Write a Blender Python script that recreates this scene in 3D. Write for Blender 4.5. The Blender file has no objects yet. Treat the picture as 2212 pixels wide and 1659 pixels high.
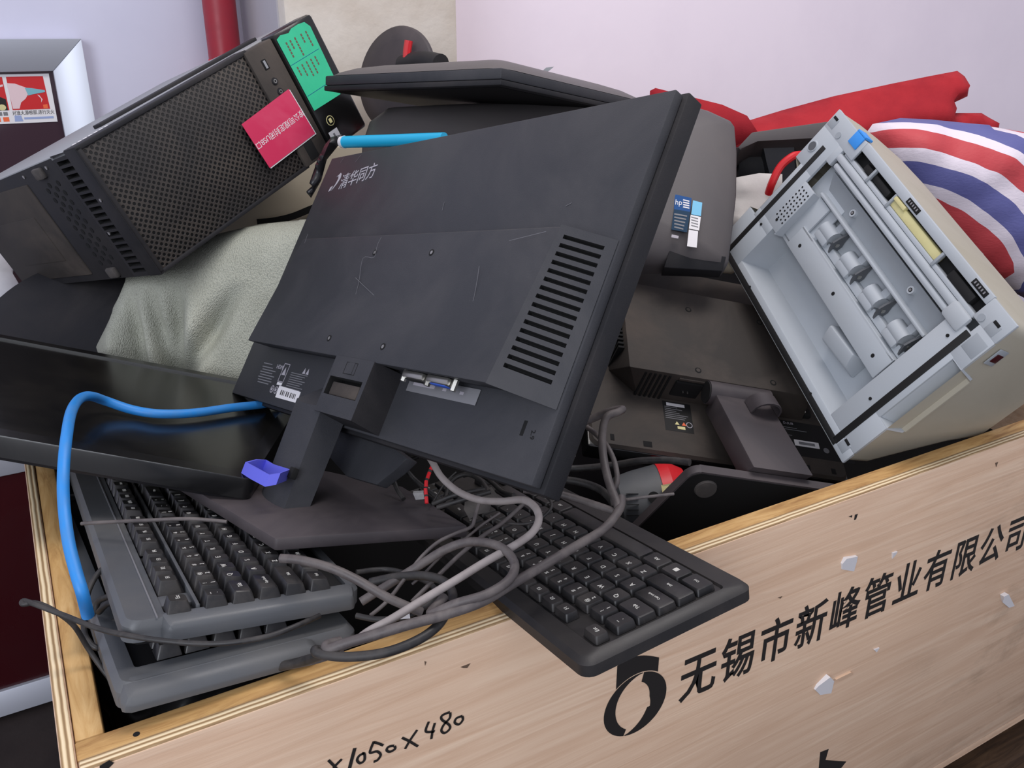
import bpy, bmesh, math, random
import numpy as np
from mathutils import Matrix, Vector
from mathutils.geometry import delaunay_2d_cdt
random.seed(7)
SC = bpy.context.scene
COL = SC.collection
V = Vector
# ------------------------------------------------------------ camera, light, exposure
FLOOR = -1.335                      # everything is measured from the camera, the floor is 1.335 m below it
FPX = 1889.0
PITCH, AZ = math.radians(21.9033), math.radians(60.2197)
RI = V((math.sin(AZ), -math.cos(AZ), 0))
_fx, _fy = math.cos(AZ), math.sin(AZ)
FW = V((_fx*math.cos(PITCH), _fy*math.cos(PITCH), -math.sin(PITCH)))
UP = V((_fx*math.sin(PITCH), _fy*math.sin(PITCH), math.cos(PITCH)))
cam = bpy.data.cameras.new('camera'); cam_o = bpy.data.objects.new('camera', cam); COL.objects.link(cam_o)
cam.sensor_fit = 'HORIZONTAL'; cam.sensor_width = 36.0; cam.lens = FPX*36.0/2212.0
cam.clip_start = 0.01
cam_o.matrix_world = Matrix((( RI.x, UP.x, -FW.x, 0), (RI.y, UP.y, -FW.y, 0), (RI.z, UP.z, -FW.z, 0), (0, 0, 0, 1)))
SC.camera = cam_o
w = bpy.data.worlds.new('world'); SC.world = w; w.use_nodes = True
w.node_tree.nodes['Background'].inputs[0].default_value = (0.86, 0.87, 1.0, 1)
w.node_tree.nodes['Background'].inputs[1].default_value = 0.60
def area(name, loc, target, sx, sy, watts, col):
    l = bpy.data.lights.new(name, 'AREA'); l.shape = 'RECTANGLE'; l.size = sx; l.size_y = sy; l.energy = watts; l.color = col
    o = bpy.data.objects.new(name, l); COL.objects.link(o); o.location = loc
    o.rotation_euler = (V(target)-V(loc)).to_track_quat('-Z', 'Y').to_euler()
    return o
area('ceiling_lamp', (0.9, 0.5, 1.55), (0.9, 0.85, -0.4), 1.6, 0.5, 25, (1.0, 0.94, 0.91))
area('daylight_window', (-1.6, -1.0, 0.75), (0.5, 0.8, -0.3), 1.3, 1.5, 42, (0.88, 0.92, 1.0))
SC.view_settings.view_transform = 'Standard'
SC.view_settings.look = 'None'
SC.view_settings.exposure = 0.0
SC.view_settings.gamma = 1.0
SC.view_settings.use_curve_mapping = False

# ------------------------------------------------------------ where things stand
def ray(x, y): return RI*((x-1106.0)/FPX)+FW+UP*((829.5-y)/FPX)
def at(x, y, d):                    # d > 0: metres along the view, d < 0: height
    r = ray(x, y)
    return r*d if d > 0 else r*(d/r.z)
def on(x, y, n, p):
    r = ray(x, y); n = V(n); return r*(V(p).dot(n)/r.dot(n))
def FR(x, y, t):                    # frame from an x and a y direction
    x = V(x).normalized(); y = V(y); y = (y-x*x.dot(y)).normalized(); z = x.cross(y)
    return Matrix(((x.x, y.x, z.x, t[0]), (x.y, y.y, z.y, t[1]), (x.z, y.z, z.z, t[2]), (0, 0, 0, 1)))
def ID(t): return Matrix.Translation(V(t))
def loc(F, x, y, z=0.0):            # pixel on the plane z of a frame, in the frame's own metres
    n = F.col[2].to_3d(); p = F.translation+n*z
    return F.inverted() @ on(x, y, n, p)

# ------------------------------------------------------------ materials
def srgb(c):
    return tuple(((v/255.0)/12.92 if v/255.0 <= .04045 else ((v/255.0+.055)/1.055)**2.4) for v in c)+(1.0,)
class N:
    def __init__(s, name):
        s.m = bpy.data.materials.new(name); s.m.use_nodes = True; s.t = s.m.node_tree
        s.b = s.t.nodes['Principled BSDF']
    def add(s, typ, **k):
        n = s.t.nodes.new(typ)
        for a, v in k.items(): setattr(n, a, v)
        return n
    def lk(s, a, b): s.t.links.new(a, b)
    def coord(s, scale=(1, 1, 1), rot=(0, 0, 0), loc=(0, 0, 0)):
        tc = s.add('ShaderNodeTexCoord'); mp = s.add('ShaderNodeMapping')
        mp.inputs['Scale'].default_value = scale; mp.inputs['Rotation'].default_value = rot; mp.inputs['Location'].default_value = loc
        s.lk(tc.outputs['Object'], mp.inputs['Vector']); return mp.outputs['Vector']
    def noise(s, scale, vec=None, detail=4, rough=.55, dist=0):
        n = s.add('ShaderNodeTexNoise'); n.inputs['Scale'].default_value = scale; n.inputs['Detail'].default_value = detail
        n.inputs['Roughness'].default_value = rough; n.inputs['Distortion'].default_value = dist
        s.lk(vec if vec is not None else s.coord(), n.inputs['Vector']); return n.outputs['Fac']
    def ramp(s, fac, stops):
        r = s.add('ShaderNodeValToRGB'); e = r.color_ramp.elements
        while len(e) < len(stops): e.new(.5)
        for i, (p, c) in enumerate(stops): e[i].position = p; e[i].color = c
        s.lk(fac, r.inputs['Fac']); return r.outputs['Color']
    def mix(s, fac, a, b, mode='MIX'):
        m = s.add('ShaderNodeMix', data_type='RGBA', blend_type=mode)
        for i, v in ((0, fac), (6, a), (7, b)):
            if hasattr(v, 'is_output'): s.lk(v, m.inputs[i])
            else: m.inputs[i].default_value = v
        return m.outputs[2]
    def math(s, op, a, b=0.0, c=None):
        m = s.add('ShaderNodeMath', operation=op)
        for i, v in enumerate((a, b) if c is None else (a, b, c)):
            if hasattr(v, 'is_output'): s.lk(v, m.inputs[i])
            else: m.inputs[i].default_value = v
        return m.outputs[0]
    def base(s, c):
        if hasattr(c, 'is_output'): s.lk(c, s.b.inputs['Base Color'])
        else: s.b.inputs['Base Color'].default_value = c
        return s
    def set(s, rough=.5, metal=0, spec=.5, coat=0):
        i = s.b.inputs
        if hasattr(rough, 'is_output'): s.lk(rough, i['Roughness'])
        else: i['Roughness'].default_value = rough
        i['Metallic'].default_value = metal; i['Specular IOR Level'].default_value = spec
        if coat: i['Coat Weight'].default_value = coat; i['Coat Roughness'].default_value = .12
        return s
    def bump(s, h, strength=.3, dist=.001):
        b = s.add('ShaderNodeBump'); b.inputs['Strength'].default_value = strength; b.inputs['Distance'].default_value = dist
        s.lk(h, b.inputs['Height']); s.lk(b.outputs[0], s.b.inputs['Normal']); return s
def plain(name, rgb, rough=.5, metal=0, spec=.5):
    return N(name).base(srgb(rgb)).set(rough, metal, spec).m
def dusty(name, rgb, dust=(120, 115, 110), amount=.25, rough=.5, scale=9, grain=.15, spec=.5, coat=0):
    n = N(name); v = n.coord()
    f = n.noise(scale, v, 6, .62, .6)
    f = n.ramp(f, [(.42, (0, 0, 0, 1)), (.78, (amount, amount, amount, 1))])
    fine = n.noise(900, v, 2)
    c = n.mix(f, srgb(rgb), srgb(dust))
    r = n.math('MULTIPLY_ADD', f, .6, rough)
    n.base(c).set(r, 0, spec, coat).bump(fine, grain, .0004)
    return n.m
M = {}
M['shell_black'] = dusty('charcoal_textured_plastic', (50, 51, 55), (104, 101, 102), .22, .52, 7, .35, .3)
M['shell_dark'] = dusty('black_textured_plastic', (34, 34, 37), (84, 78, 76), .3, .55, 8, .3, .25)
M['shell_grey'] = dusty('warm_grey_plastic', (86, 82, 83), (116, 108, 104), .25, .5, 6, .2, .35)
M['shell_dust'] = dusty('black_plastic_under_brown_dust', (52, 48, 45), (112, 101, 93), .6, .62, 5, .3, .3)
M['base_dust'] = dusty('black_plastic_with_smeared_dust', (56, 51, 54), (108, 97, 97), .45, .55, 6, .2)
M['gloss'] = dusty('glossy_black_plastic', (16, 16, 17), (70, 66, 60), .16, .2, 5, .03)
M['screen'] = dusty('dusty_black_glass', (10, 10, 11), (86, 80, 68), .22, .17, 3.5, .02)
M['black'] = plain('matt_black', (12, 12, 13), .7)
M['hole'] = plain('dark_opening', (5, 5, 6), .9)
M['panel_dark'] = plain('unlit_black_panel', (9, 9, 11), .55, 0, .15)
M['rubber'] = dusty('grey_rubber', (70, 66, 64), (120, 112, 105), .4, .8, 60)
M['grey_housing'] = dusty('pale_grey_plastic', (174, 180, 186), (145, 142, 136), .22, .45, 5, .12)
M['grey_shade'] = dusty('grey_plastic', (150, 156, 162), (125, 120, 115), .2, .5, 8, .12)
M['beige_housing'] = dusty('beige_grey_plastic', (172, 166, 150), (136, 126, 106), .3, .5, 6, .12)
M['key_frame'] = dusty('graphite_plastic', (82, 85, 89), (108, 104, 98), .4, .42, 7, .15)
M['key_cap'] = dusty('black_keycap_plastic', (32, 32, 34), (96, 90, 84), .35, .34, 40, .05)
M['key_cap_flat'] = dusty('matt_black_keycap', (24, 24, 26), (88, 82, 78), .35, .42, 30, .05)
M['kb_black'] = dusty('black_keyboard_shell', (27, 26, 27), (84, 77, 73), .4, .45, 6, .12)
M['legend'] = plain('white_legend_print', (200, 198, 192), .6)
M['print_grey'] = plain('light_grey_print', (168, 164, 172), .6)
M['print_dim'] = plain('faded_grey_print', (118, 118, 122), .6)
M['label_white'] = plain('white_label_paper', (224, 222, 224), .6)
M['ink'] = plain('black_ink', (26, 22, 20), .65)
M['scratch'] = plain('scratched_plastic', (96, 96, 100), .6)
M['steel'] = plain('steel', (170, 168, 162), .3, .9)
M['zinc'] = N('galvanised_sheet').base(srgb((150, 152, 155))).set(.5, .2).m
M['blade'] = plain('grey_blade', (84, 87, 91), .45)
M['blue_plug'] = plain('blue_connector', (50, 90, 190), .4)
M['clip'] = plain('periwinkle_plastic', (104, 108, 226), .4)
M['green'] = dusty('green_label', (52, 196, 146), (40, 150, 120), .4, .5, 14, .05)
M['red_label'] = dusty('crimson_label', (205, 46, 88), (222, 100, 128), .4, .5, 14, .05)
M['cyan'] = plain('cyan_plastic', (30, 165, 208), .35)
M['tape_blue'] = plain('blue_tape', (52, 142, 226), .5)
M['red_plastic'] = plain('red_plastic', (206, 34, 42), .4)
M['yellow'] = dusty('pale_yellow_plastic', (214, 206, 150), (170, 150, 100), .3, .5, 30)
M['cable_blue'] = dusty('blue_cable_jacket', (36, 134, 214), (100, 120, 140), .3, .45, 40, .1)
M['cable_black'] = dusty('black_cable_jacket', (34, 33, 34), (96, 90, 86), .4, .5, 50, .1)
M['cable_dark'] = dusty('dusty_dark_cable_jacket', (78, 72, 72), (132, 124, 120), .55, .5, 45, .2)
M['cable_grey'] = dusty('light_grey_cable_jacket', (138, 130, 128), (176, 168, 166), .5, .5, 40, .15)
M['gum'] = dusty('clear_film_scraps', (150, 148, 148), (200, 198, 196), .5, .25, 60)
def _wood(name, a, b, c, sc, bump, gdir=(2.2, 30, 60)):
    n = N(name); v = n.coord(gdir)
    g = n.noise(sc, v, 6, .6, 1.2); big = n.noise(3.5, n.coord((1, 1, 1.5)), 3, .5)
    col = n.ramp(g, [(.3, srgb(a)), (.52, srgb(b)), (.72, srgb(c))])
    st = n.ramp(big, [(.3, (.93, .92, .91, 1)), (.7, (1.03, 1.02, 1.0, 1))])
    n.base(n.mix(1.0, col, st, 'MULTIPLY')).set(.62, 0, .35).bump(g, bump, .0015)
    return n
def wood_face():
    n = _wood('birch_plywood_face', (208, 174, 146), (218, 187, 160), (227, 200, 174), 1.5, .3, (2.4, 40, 60))
    # grey handling stains on the far half of the panel
    old = n.b.inputs['Base Color'].links[0].from_socket
    sp = n.add('ShaderNodeSeparateXYZ'); n.lk(n.coord(), sp.inputs[0])
    far = n.ramp(sp.outputs[0], [(.10, (0, 0, 0, 1)), (.30, (1, 1, 1, 1))])
    bl = n.ramp(n.noise(7, n.coord((1, 1, 2.2)), 5, .65, .4), [(.5, (0, 0, 0, 1)), (.72, (.55, .55, .55, 1))])
    n.base(n.mix(n.math('MULTIPLY', far, bl), old, srgb((132, 112, 92))))
    return n.m
def wood_face_plain():
    n = _wood('birch_plywood_face', (200, 164, 138), (212, 178, 152), (222, 192, 167), 1.5, .3, (2.4, 40, 60))
    return n.m
M['ply'] = wood_face()
M['batten'] = _wood('pine_batten', (150, 108, 62), (196, 156, 100), (214, 178, 124), 2.0, .35, (5, 40, 40)).m
M['batten_y'] = _wood('pine_batten_lengthwise', (150, 108, 62), (196, 156, 100), (214, 178, 124), 2.0, .35, (40, 5, 40)).m
def ply_edge(name, axis):
    n = N(name); v = n.coord((1, 1, 1))
    sp = n.add('ShaderNodeSeparateXYZ'); n.lk(v, sp.inputs[0])
    wob = n.noise(30, v, 3)
    x = n.math('MULTIPLY_ADD', sp.outputs[axis], 2*math.pi/.0042, n.math('MULTIPLY', wob, 2.2))
    s = n.math('SINE', x)
    s = n.math('MULTIPLY_ADD', s, .5, .5)
    col = n.ramp(s, [(.1, srgb((150, 122, 88))), (.45, srgb((206, 180, 140))), (.8, srgb((232, 212, 176)))])
    n.base(col).set(.7, 0, .3).bump(s, .5, .0008); return n.m
M['ply_edge_x'] = ply_edge('plywood_edge_layers', 1)
M['ply_edge_y'] = ply_edge('plywood_edge_layers_side', 0)
def paint(name, rgb, rgb2, bump=.12, sc=3):
    n = N(name); v = n.coord(); f = n.noise(sc, v, 5, .6)
    n.base(n.ramp(f, [(.3, srgb(rgb2)), (.6, srgb(rgb))])).set(.75, 0, .3).bump(n.noise(60, v, 4), bump, .002); return n.m
M['wall_cool'] = paint('wall_paint_dim', (208, 208, 226), (200, 200, 220))  # same wall as the right part, its dimmer light put into the colour
M['wall_pink'] = paint('wall_paint_bright', (250, 238, 248), (244, 232, 243))  # same wall again, the brighter light put into the colour
M['cream'] = paint('rough_cream_paint', (216, 208, 198), (196, 184, 170), .5, 6)
M['pillar_side'] = paint('pillar_side_grey', (186, 184, 190), (176, 174, 180))  # left face of the pillar, greyer than its front
M['floor'] = paint('shaded_worn_concrete', (60, 52, 50), (38, 32, 32), .4, 4)  # grey concrete coloured dark, the shadow on it put into the colour
M['red_pipe'] = dusty('red_pipe_enamel', (158, 36, 52), (120, 40, 50), .4, .35, 10)
M['red_bright'] = plain('bright_red_tape', (224, 24, 52), .4)
M['alu'] = N('brushed_aluminium').base(srgb((196, 200, 210))).set(.4, .35).m
M['glass_dark'] = plain('dark_maroon_glass', (66, 50, 58), .12)
M['maroon'] = dusty('dark_maroon_panel', (62, 14, 20), (50, 10, 14), .5, .25, 3)
M['poster_red'] = plain('poster_red', (196, 30, 34), .5)
M['poster_blue'] = plain('poster_blue_print', (150, 165, 205), .5)
M['poster_teal'] = plain('poster_teal_print', (120, 178, 190), .5)
M['poster_green'] = plain('poster_green_print', (62, 140, 76), .5)
M['poster_orange'] = plain('poster_orange_print', (232, 104, 60), .5)
M['skin'] = plain('poster_pale_hand', (222, 196, 200), .6)
def cloth(name, c1, c2, wsc=260, bump=.5, big=7):
    n = N(name); v = n.coord(); f = n.noise(big, v, 5, .6)
    wv = n.noise(wsc, n.coord((1, 1.6, 1)), 3)
    n.base(n.ramp(f, [(.32, srgb(c2)), (.62, srgb(c1))])).set(.85, 0, .25).bump(wv, bump, .0015); return n.m
def weave(name, c1, c2):
    n = N(name); v = n.coord((1, 1, 1), (0, 0, .5)); f = n.noise(7, v, 5, .6)
    vo = n.add('ShaderNodeTexVoronoi', feature='F1'); vo.inputs['Scale'].default_value = 760; n.lk(n.coord((1, .55, 1), (0, 0, .5)), vo.inputs['Vector'])
    n.base(n.mix(n.math('MULTIPLY', vo.outputs['Distance'], .55), n.ramp(f, [(.32, srgb(c2)), (.62, srgb(c1))]), srgb((120, 120, 108)))).set(.62, 0, .4).bump(vo.outputs['Distance'], .8, .0013); return n.m
M['sack'] = weave('woven_polypropylene', (190, 192, 178), (164, 166, 152))
M['red_cloth'] = cloth('red_velvet', (170, 40, 48), (138, 26, 38), 500, .3)
M['white_film'] = cloth('white_plastic_film', (222, 224, 230), (200, 204, 214), 40, .4)
M['bin_bag'] = dusty('black_plastic_film', (30, 30, 33), (70, 70, 74), .3, .35, 12, .1)
M['rubbish'] = plain('dark_filler_black', (13, 13, 14), .85, 0, .15)  # for the crate filler, deep shade put into its colour
M['paper'] = cloth('white_paper', (226, 222, 218), (206, 200, 196), 300, .1)
M['carton'] = paint('cream_carton', (206, 196, 176), (196, 184, 162), .1, 3)
def stripes():
    n = N('striped_woven_plastic'); v = n.coord()
    sp = n.add('ShaderNodeSeparateXYZ'); n.lk(v, sp.inputs[0])
    wob = n.noise(6, v, 3)
    # the bands bow over the belly of the bag
    dx = n.math('MULTIPLY', n.math('ADD', sp.outputs[0], .166), .93); dy = n.math('SUBTRACT', sp.outputs[1], .18)
    a = n.math('SQRT', n.math('ADD', n.math('MULTIPLY', dx, dx), n.math('MULTIPLY', dy, dy)))
    a = n.math('ADD', a, n.math('MULTIPLY', n.math('SUBTRACT', wob, .5), .022))
    p = n.math('FRACT', n.math('MULTIPLY_ADD', a, 1/.085, -.222/.085+2))
    col = n.add('ShaderNodeValToRGB'); e = col.color_ramp.elements; col.color_ramp.interpolation = 'CONSTANT'
    W_, R_, B_ = srgb((222, 212, 222)), srgb((186, 66, 72)), srgb((92, 94, 150))
    st = [(0, B_), (.31, W_), (.52, R_), (.83, W_), (.99, W_)]
    while len(e) < len(st): e.new(.5)
    for i, (q, c) in enumerate(st): e[i].position = q; e[i].color = c
    n.lk(p, col.inputs['Fac'])
    f = n.noise(9, v, 5, .6)
    n.base(col.outputs['Color']).set(.6, 0, .4).bump(n.noise(160, n.coord((1, 2, 1)), 3), .4, .0012); return n.m
M['stripes'] = stripes()
def mesh_panel():
    # punched sheet: staggered round holes, 4.4 mm apart
    n = N('punched_black_panel'); v = n.coord((1/.0088, 1/.0076, 1))
    def dots(off):
        a = n.add('ShaderNodeVectorMath', operation='ADD'); n.lk(v, a.inputs[0]); a.inputs[1].default_value = off
        f = n.add('ShaderNodeVectorMath', operation='FRACTION'); n.lk(a.outputs[0], f.inputs[0])
        s = n.add('ShaderNodeVectorMath', operation='SUBTRACT'); n.lk(f.outputs[0], s.inputs[0]); s.inputs[1].default_value = (.5, .5, 0)
        m = n.add('ShaderNodeVectorMath', operation='MULTIPLY'); n.lk(s.outputs[0], m.inputs[0]); m.inputs[1].default_value = (1.16, 1, 0)
        l = n.add('ShaderNodeVectorMath', operation='LENGTH'); n.lk(m.outputs[0], l.inputs[0]); return l.outputs['Value']
    d = n.math('MINIMUM', dots((0, 0, 0)), dots((.5, .5, 0)))
    h = n.ramp(d, [(.235, (0, 0, 0, 1)), (.285, (1, 1, 1, 1))])
    f = n.ramp(n.noise(7, n.coord(), 6, .65, .5), [(.4, (0, 0, 0, 1)), (.75, (.55, .55, .55, 1))])
    n.base(n.mix(h, srgb((5, 5, 5)), n.mix(f, srgb((48, 45, 44)), srgb((98, 88, 78))))).set(.5, 0, .4).bump(h, .6, .0015); return n.m
M['mesh'] = mesh_panel()

# ------------------------------------------------------------ mesh builder
class MB:
    def __init__(s): s.bm = bmesh.new(); s.mats = []
    def mi(s, m):
        m = M[m] if isinstance(m, str) else m
        if m not in s.mats: s.mats.append(m)
        return s.mats.index(m)
    def vf(s, verts, faces, mat, bev=0, seg=2, T=None):
        i = s.mi(mat); vs = [s.bm.verts.new(T @ V(p) if T is not None else V(p)) for p in verts]; fs = []
        for f in faces:
            try: q = s.bm.faces.new([vs[k] for k in f]); q.material_index = i; q.smooth = True; fs.append(q)
            except ValueError: pass
        if bev:
            es = list({e for f in fs for e in f.edges})
            bmesh.ops.bevel(s.bm, geom=es, offset=bev, segments=seg, affect='EDGES', profile=.5, clamp_overlap=True, material=-1)
        return vs, fs
    def hexa(s, p, mat, bev=0, seg=2, T=None):      # four corners of one side, then the four facing them
        return s.vf(p, [(3, 2, 1, 0), (4, 5, 6, 7), (0, 1, 5, 4), (1, 2, 6, 5), (2, 3, 7, 6), (3, 0, 4, 7)], mat, bev, seg, T)
    def box(s, a, b, mat, bev=0, seg=2, T=None):
        x0, y0, z0 = [min(a[i], b[i]) for i in range(3)]; x1, y1, z1 = [max(a[i], b[i]) for i in range(3)]
        return s.hexa([(x0, y0, z0), (x1, y0, z0), (x1, y1, z0), (x0, y1, z0), (x0, y0, z1), (x1, y0, z1), (x1, y1, z1), (x0, y1, z1)], mat, bev, seg, T)
    def loft(s, loops, mat, cap=True, bev=0, closed=False, T=None):
        n = len(loops[0]); vs = [p for l in loops for p in l]; fs = []
        k = len(loops)
        for j in range(k if closed else k-1):
            a, b = j*n, ((j+1) % k)*n
            for i in range(n): fs.append((a+i, a+(i+1) % n, b+(i+1) % n, b+i))
        if cap and not closed: fs += [tuple(range(n))[::-1], tuple(range((k-1)*n, k*n))]
        return s.vf(vs, fs, mat, bev, 2, T)
    def prism(s, poly, z0, z1, mat, bev=0, inset=0, T=None):
        c = [sum(p[0] for p in poly)/len(poly), sum(p[1] for p in poly)/len(poly)]
        def sh(p, k):
            d = V((c[0]-p[0], c[1]-p[1])); L = d.length or 1
            return (p[0]+d.x/L*k, p[1]+d.y/L*k)
        return s.loft([[(x, y, z0) for x, y in poly], [sh(p, inset)+(z1,) for p in poly]], mat, True, bev, T=T)
    def cyl(s, p0, p1, r0, mat, r1=None, seg=20, cap=True, T=None):
        p0, p1 = V(p0), V(p1); r1 = r0 if r1 is None else r1
        return s.lathe(p0, p1, [(0, r0), (1, r1)], mat, seg, cap, T)
    def lathe(s, p0, p1, prof, mat, seg=24, cap=True, T=None):
        p0, p1 = V(p0), V(p1); d = p1-p0; u = d.normalized()
        a = u.orthogonal().normalized(); b = u.cross(a)
        loops = [[tuple(p0+d*h+(a*math.cos(2*math.pi*i/seg)+b*math.sin(2*math.pi*i/seg))*r) for i in range(seg)] for h, r in prof]
        return s.loft(loops, mat, cap, T=T)
    def tube(s, pts, r, mat, seg=10, sub=6, closed=False, T=None, flat=None):
        P = spline(pts, sub, closed); rs = r if callable(r) else (lambda t: r)
        loops = []; prev = None; n = len(P)
        for i, p in enumerate(P):
            t = (P[(i+1) % n]-P[i-1]) if closed else (P[min(i+1, n-1)]-P[max(i-1, 0)])
            if t.length < 1e-9: t = V((0, 0, 1))
            t.normalize()
            a = t.orthogonal().normalized() if prev is None else (prev-t*prev.dot(t)).normalized()
            prev = a; b = t.cross(a); rr = rs(i/max(1, n-1))
            loops.append([tuple(p+(a*math.cos(2*math.pi*k/seg)+b*math.sin(2*math.pi*k/seg))*rr) for k in range(seg)])
        return s.loft(loops, mat, True, closed=closed, T=T)
    def ribbon(s, pts, wd, nrm, th, mat, sub=5, T=None):   # a flat stroke lying on a surface
        P = spline(pts, sub) if len(pts) > 2 else [V(p) for p in pts]; nrm = V(nrm); loops = []
        for i, p in enumerate(P):
            t = (P[min(i+1, len(P)-1)]-P[max(i-1, 0)]).normalized(); b = t.cross(nrm).normalized()*wd/2; h = nrm*th
            loops.append([tuple(p-b), tuple(p+b), tuple(p+b+h), tuple(p-b+h)])
        return s.loft(loops, mat, True, T=T)
    def disc(s, c, n, r, mat, th=.0006, seg=20, T=None):
        c, n = V(c), V(n).normalized(); return s.cyl(c, c+n*th, r, mat, None, seg, True, T)
    def text(s, body, size, mat, T, sx=1.0, extrude=.00012, align='CENTER', bold=0):
        cu = bpy.data.curves.new('lettering', 'FONT'); cu.body = body; cu.size = size; cu.align_x = align; cu.align_y = 'CENTER'; cu.extrude = extrude; cu.offset = bold; cu.resolution_u = 3
        o = bpy.data.objects.new('lettering', cu); COL.objects.link(o)
        dg = bpy.context.evaluated_depsgraph_get(); dg.update()
        me = bpy.data.meshes.new_from_object(o.evaluated_get(dg)); i = s.mi(mat)
        me.transform(T @ Matrix.Diagonal((sx, 1, 1, 1)))
        me.polygons.foreach_set('material_index', [i]*len(me.polygons)); s.bm.from_mesh(me)
        bpy.data.objects.remove(o); bpy.data.curves.remove(cu); bpy.data.meshes.remove(me)
    def grid(s, us, vs, fn, hole, depth, mat, hmat):
        """panel over us x vs; fn(u,v) -> (point, inward normal); hole(i,j) cells are sunk by depth"""
        i0, i1 = s.mi(mat), s.mi(hmat); cache = {}
        def vert(i, j, d):
            k = (i, j, d)
            if k not in cache:
                p, n = fn(us[i], vs[j]); cache[k] = s.bm.verts.new(V(p)+V(n)*(depth if d else 0))
            return cache[k]
        def q(a, m):
            try: f = s.bm.faces.new(a); f.material_index = m
            except ValueError: pass
        for i in range(len(us)-1):
            for j in range(len(vs)-1):
                c = [(i, j), (i+1, j), (i+1, j+1), (i, j+1)]
                if hole(i, j):
                    q([vert(a, b, 1) for a, b in c], i1)
                    for k in range(4):
                        a, b = c[k], c[(k+1) % 4]; q([vert(*a, 0), vert(*b, 0), vert(*b, 1), vert(*a, 1)], i1)
                else: q([vert(a, b, 0) for a, b in c], i0)
    def build(s, name, parent=None, F=None, ang=35):
        bmesh.ops.recalc_face_normals(s.bm, faces=s.bm.faces[:])
        me = bpy.data.meshes.new(name); s.bm.to_mesh(me); s.bm.free()
        for m in s.mats: me.materials.append(m)
        me.polygons.foreach_set('use_smooth', [True]*len(me.polygons)); me.set_sharp_from_angle(angle=math.radians(ang))
        o = bpy.data.objects.new(name, me); COL.objects.link(o)
        if parent is not None: o.parent = parent
        if F is not None: o.matrix_local = F
        return o
def spline(pts, sub=6, closed=False):
    P = [V(p) for p in pts]; n = len(P)
    if n < 3: return P
    out = []
    for i in range(n if closed else n-1):
        g = (lambda k: P[k % n]) if closed else (lambda k: P[max(0, min(n-1, k))])
        a, b, c, d = g(i-1), g(i), g(i+1), g(i+2)
        for k in range(sub):
            t = k/sub
            out.append(.5*((2*b)+(c-a)*t+(2*a-5*b+4*c-d)*t*t+(3*b-a-3*c+d)*t**3))
    if not closed: out.append(P[-1])
    return out
def tag(o, label, cat, group=None, kind=None):
    if label: o['label'] = label
    if cat: o['category'] = cat
    if group: o['group'] = group
    if kind: o['kind'] = kind
    return o
def thing(name, label, cat, F, group=None):
    o = bpy.data.objects.new(name, None); COL.objects.link(o); o.empty_display_size = .05; o.matrix_world = F
    return tag(o, label, cat, group)
def single(mb, name, label, cat, F=None, group=None):   # a thing that is one mesh; recentred on its own middle
    o = mb.build(name, None, F)
    if F is None:
        me = o.data; c = sum((v.co for v in me.vertices), V())/len(me.vertices)
        zmin = min(v.co.z for v in me.vertices); c.z = zmin
        me.transform(Matrix.Translation(-c)); o.location = c
    return tag(o, label, cat, group)
def structure(mb, name): o = mb.build(name); o['kind'] = 'structure'; return o
FLIP = Matrix.Rotation(math.pi, 4, 'X')                 # lettering on a face whose outside is -z and whose y runs down
def TX(x, y, z, rot=0): return Matrix.Translation((x, y, z)) @ Matrix.Rotation(rot, 4, 'Z') @ FLIP
def rrect(x0, y0, x1, y1, r, n=5):
    out = []
    for cx, cy, a in ((x1-r, y1-r, 0), (x0+r, y1-r, 90), (x0+r, y0+r, 180), (x1-r, y0+r, 270)):
        for k in range(n+1):
            t = math.radians(a+90*k/n); out.append((cx+r*math.cos(t), cy+r*math.sin(t)))
    return out
def hnoise(x, y, s=0):
    def h(i, j): v = math.sin(i*127.1+j*311.7+s*74.7)*43758.5453; return v-math.floor(v)
    i, j = math.floor(x), math.floor(y); u, v = x-i, y-j; u = u*u*(3-2*u); v = v*v*(3-2*v)
    return (h(i, j)*(1-u)+h(i+1, j)*u)*(1-v)+(h(i, j+1)*(1-u)+h(i+1, j+1)*u)*v-.5
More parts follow.
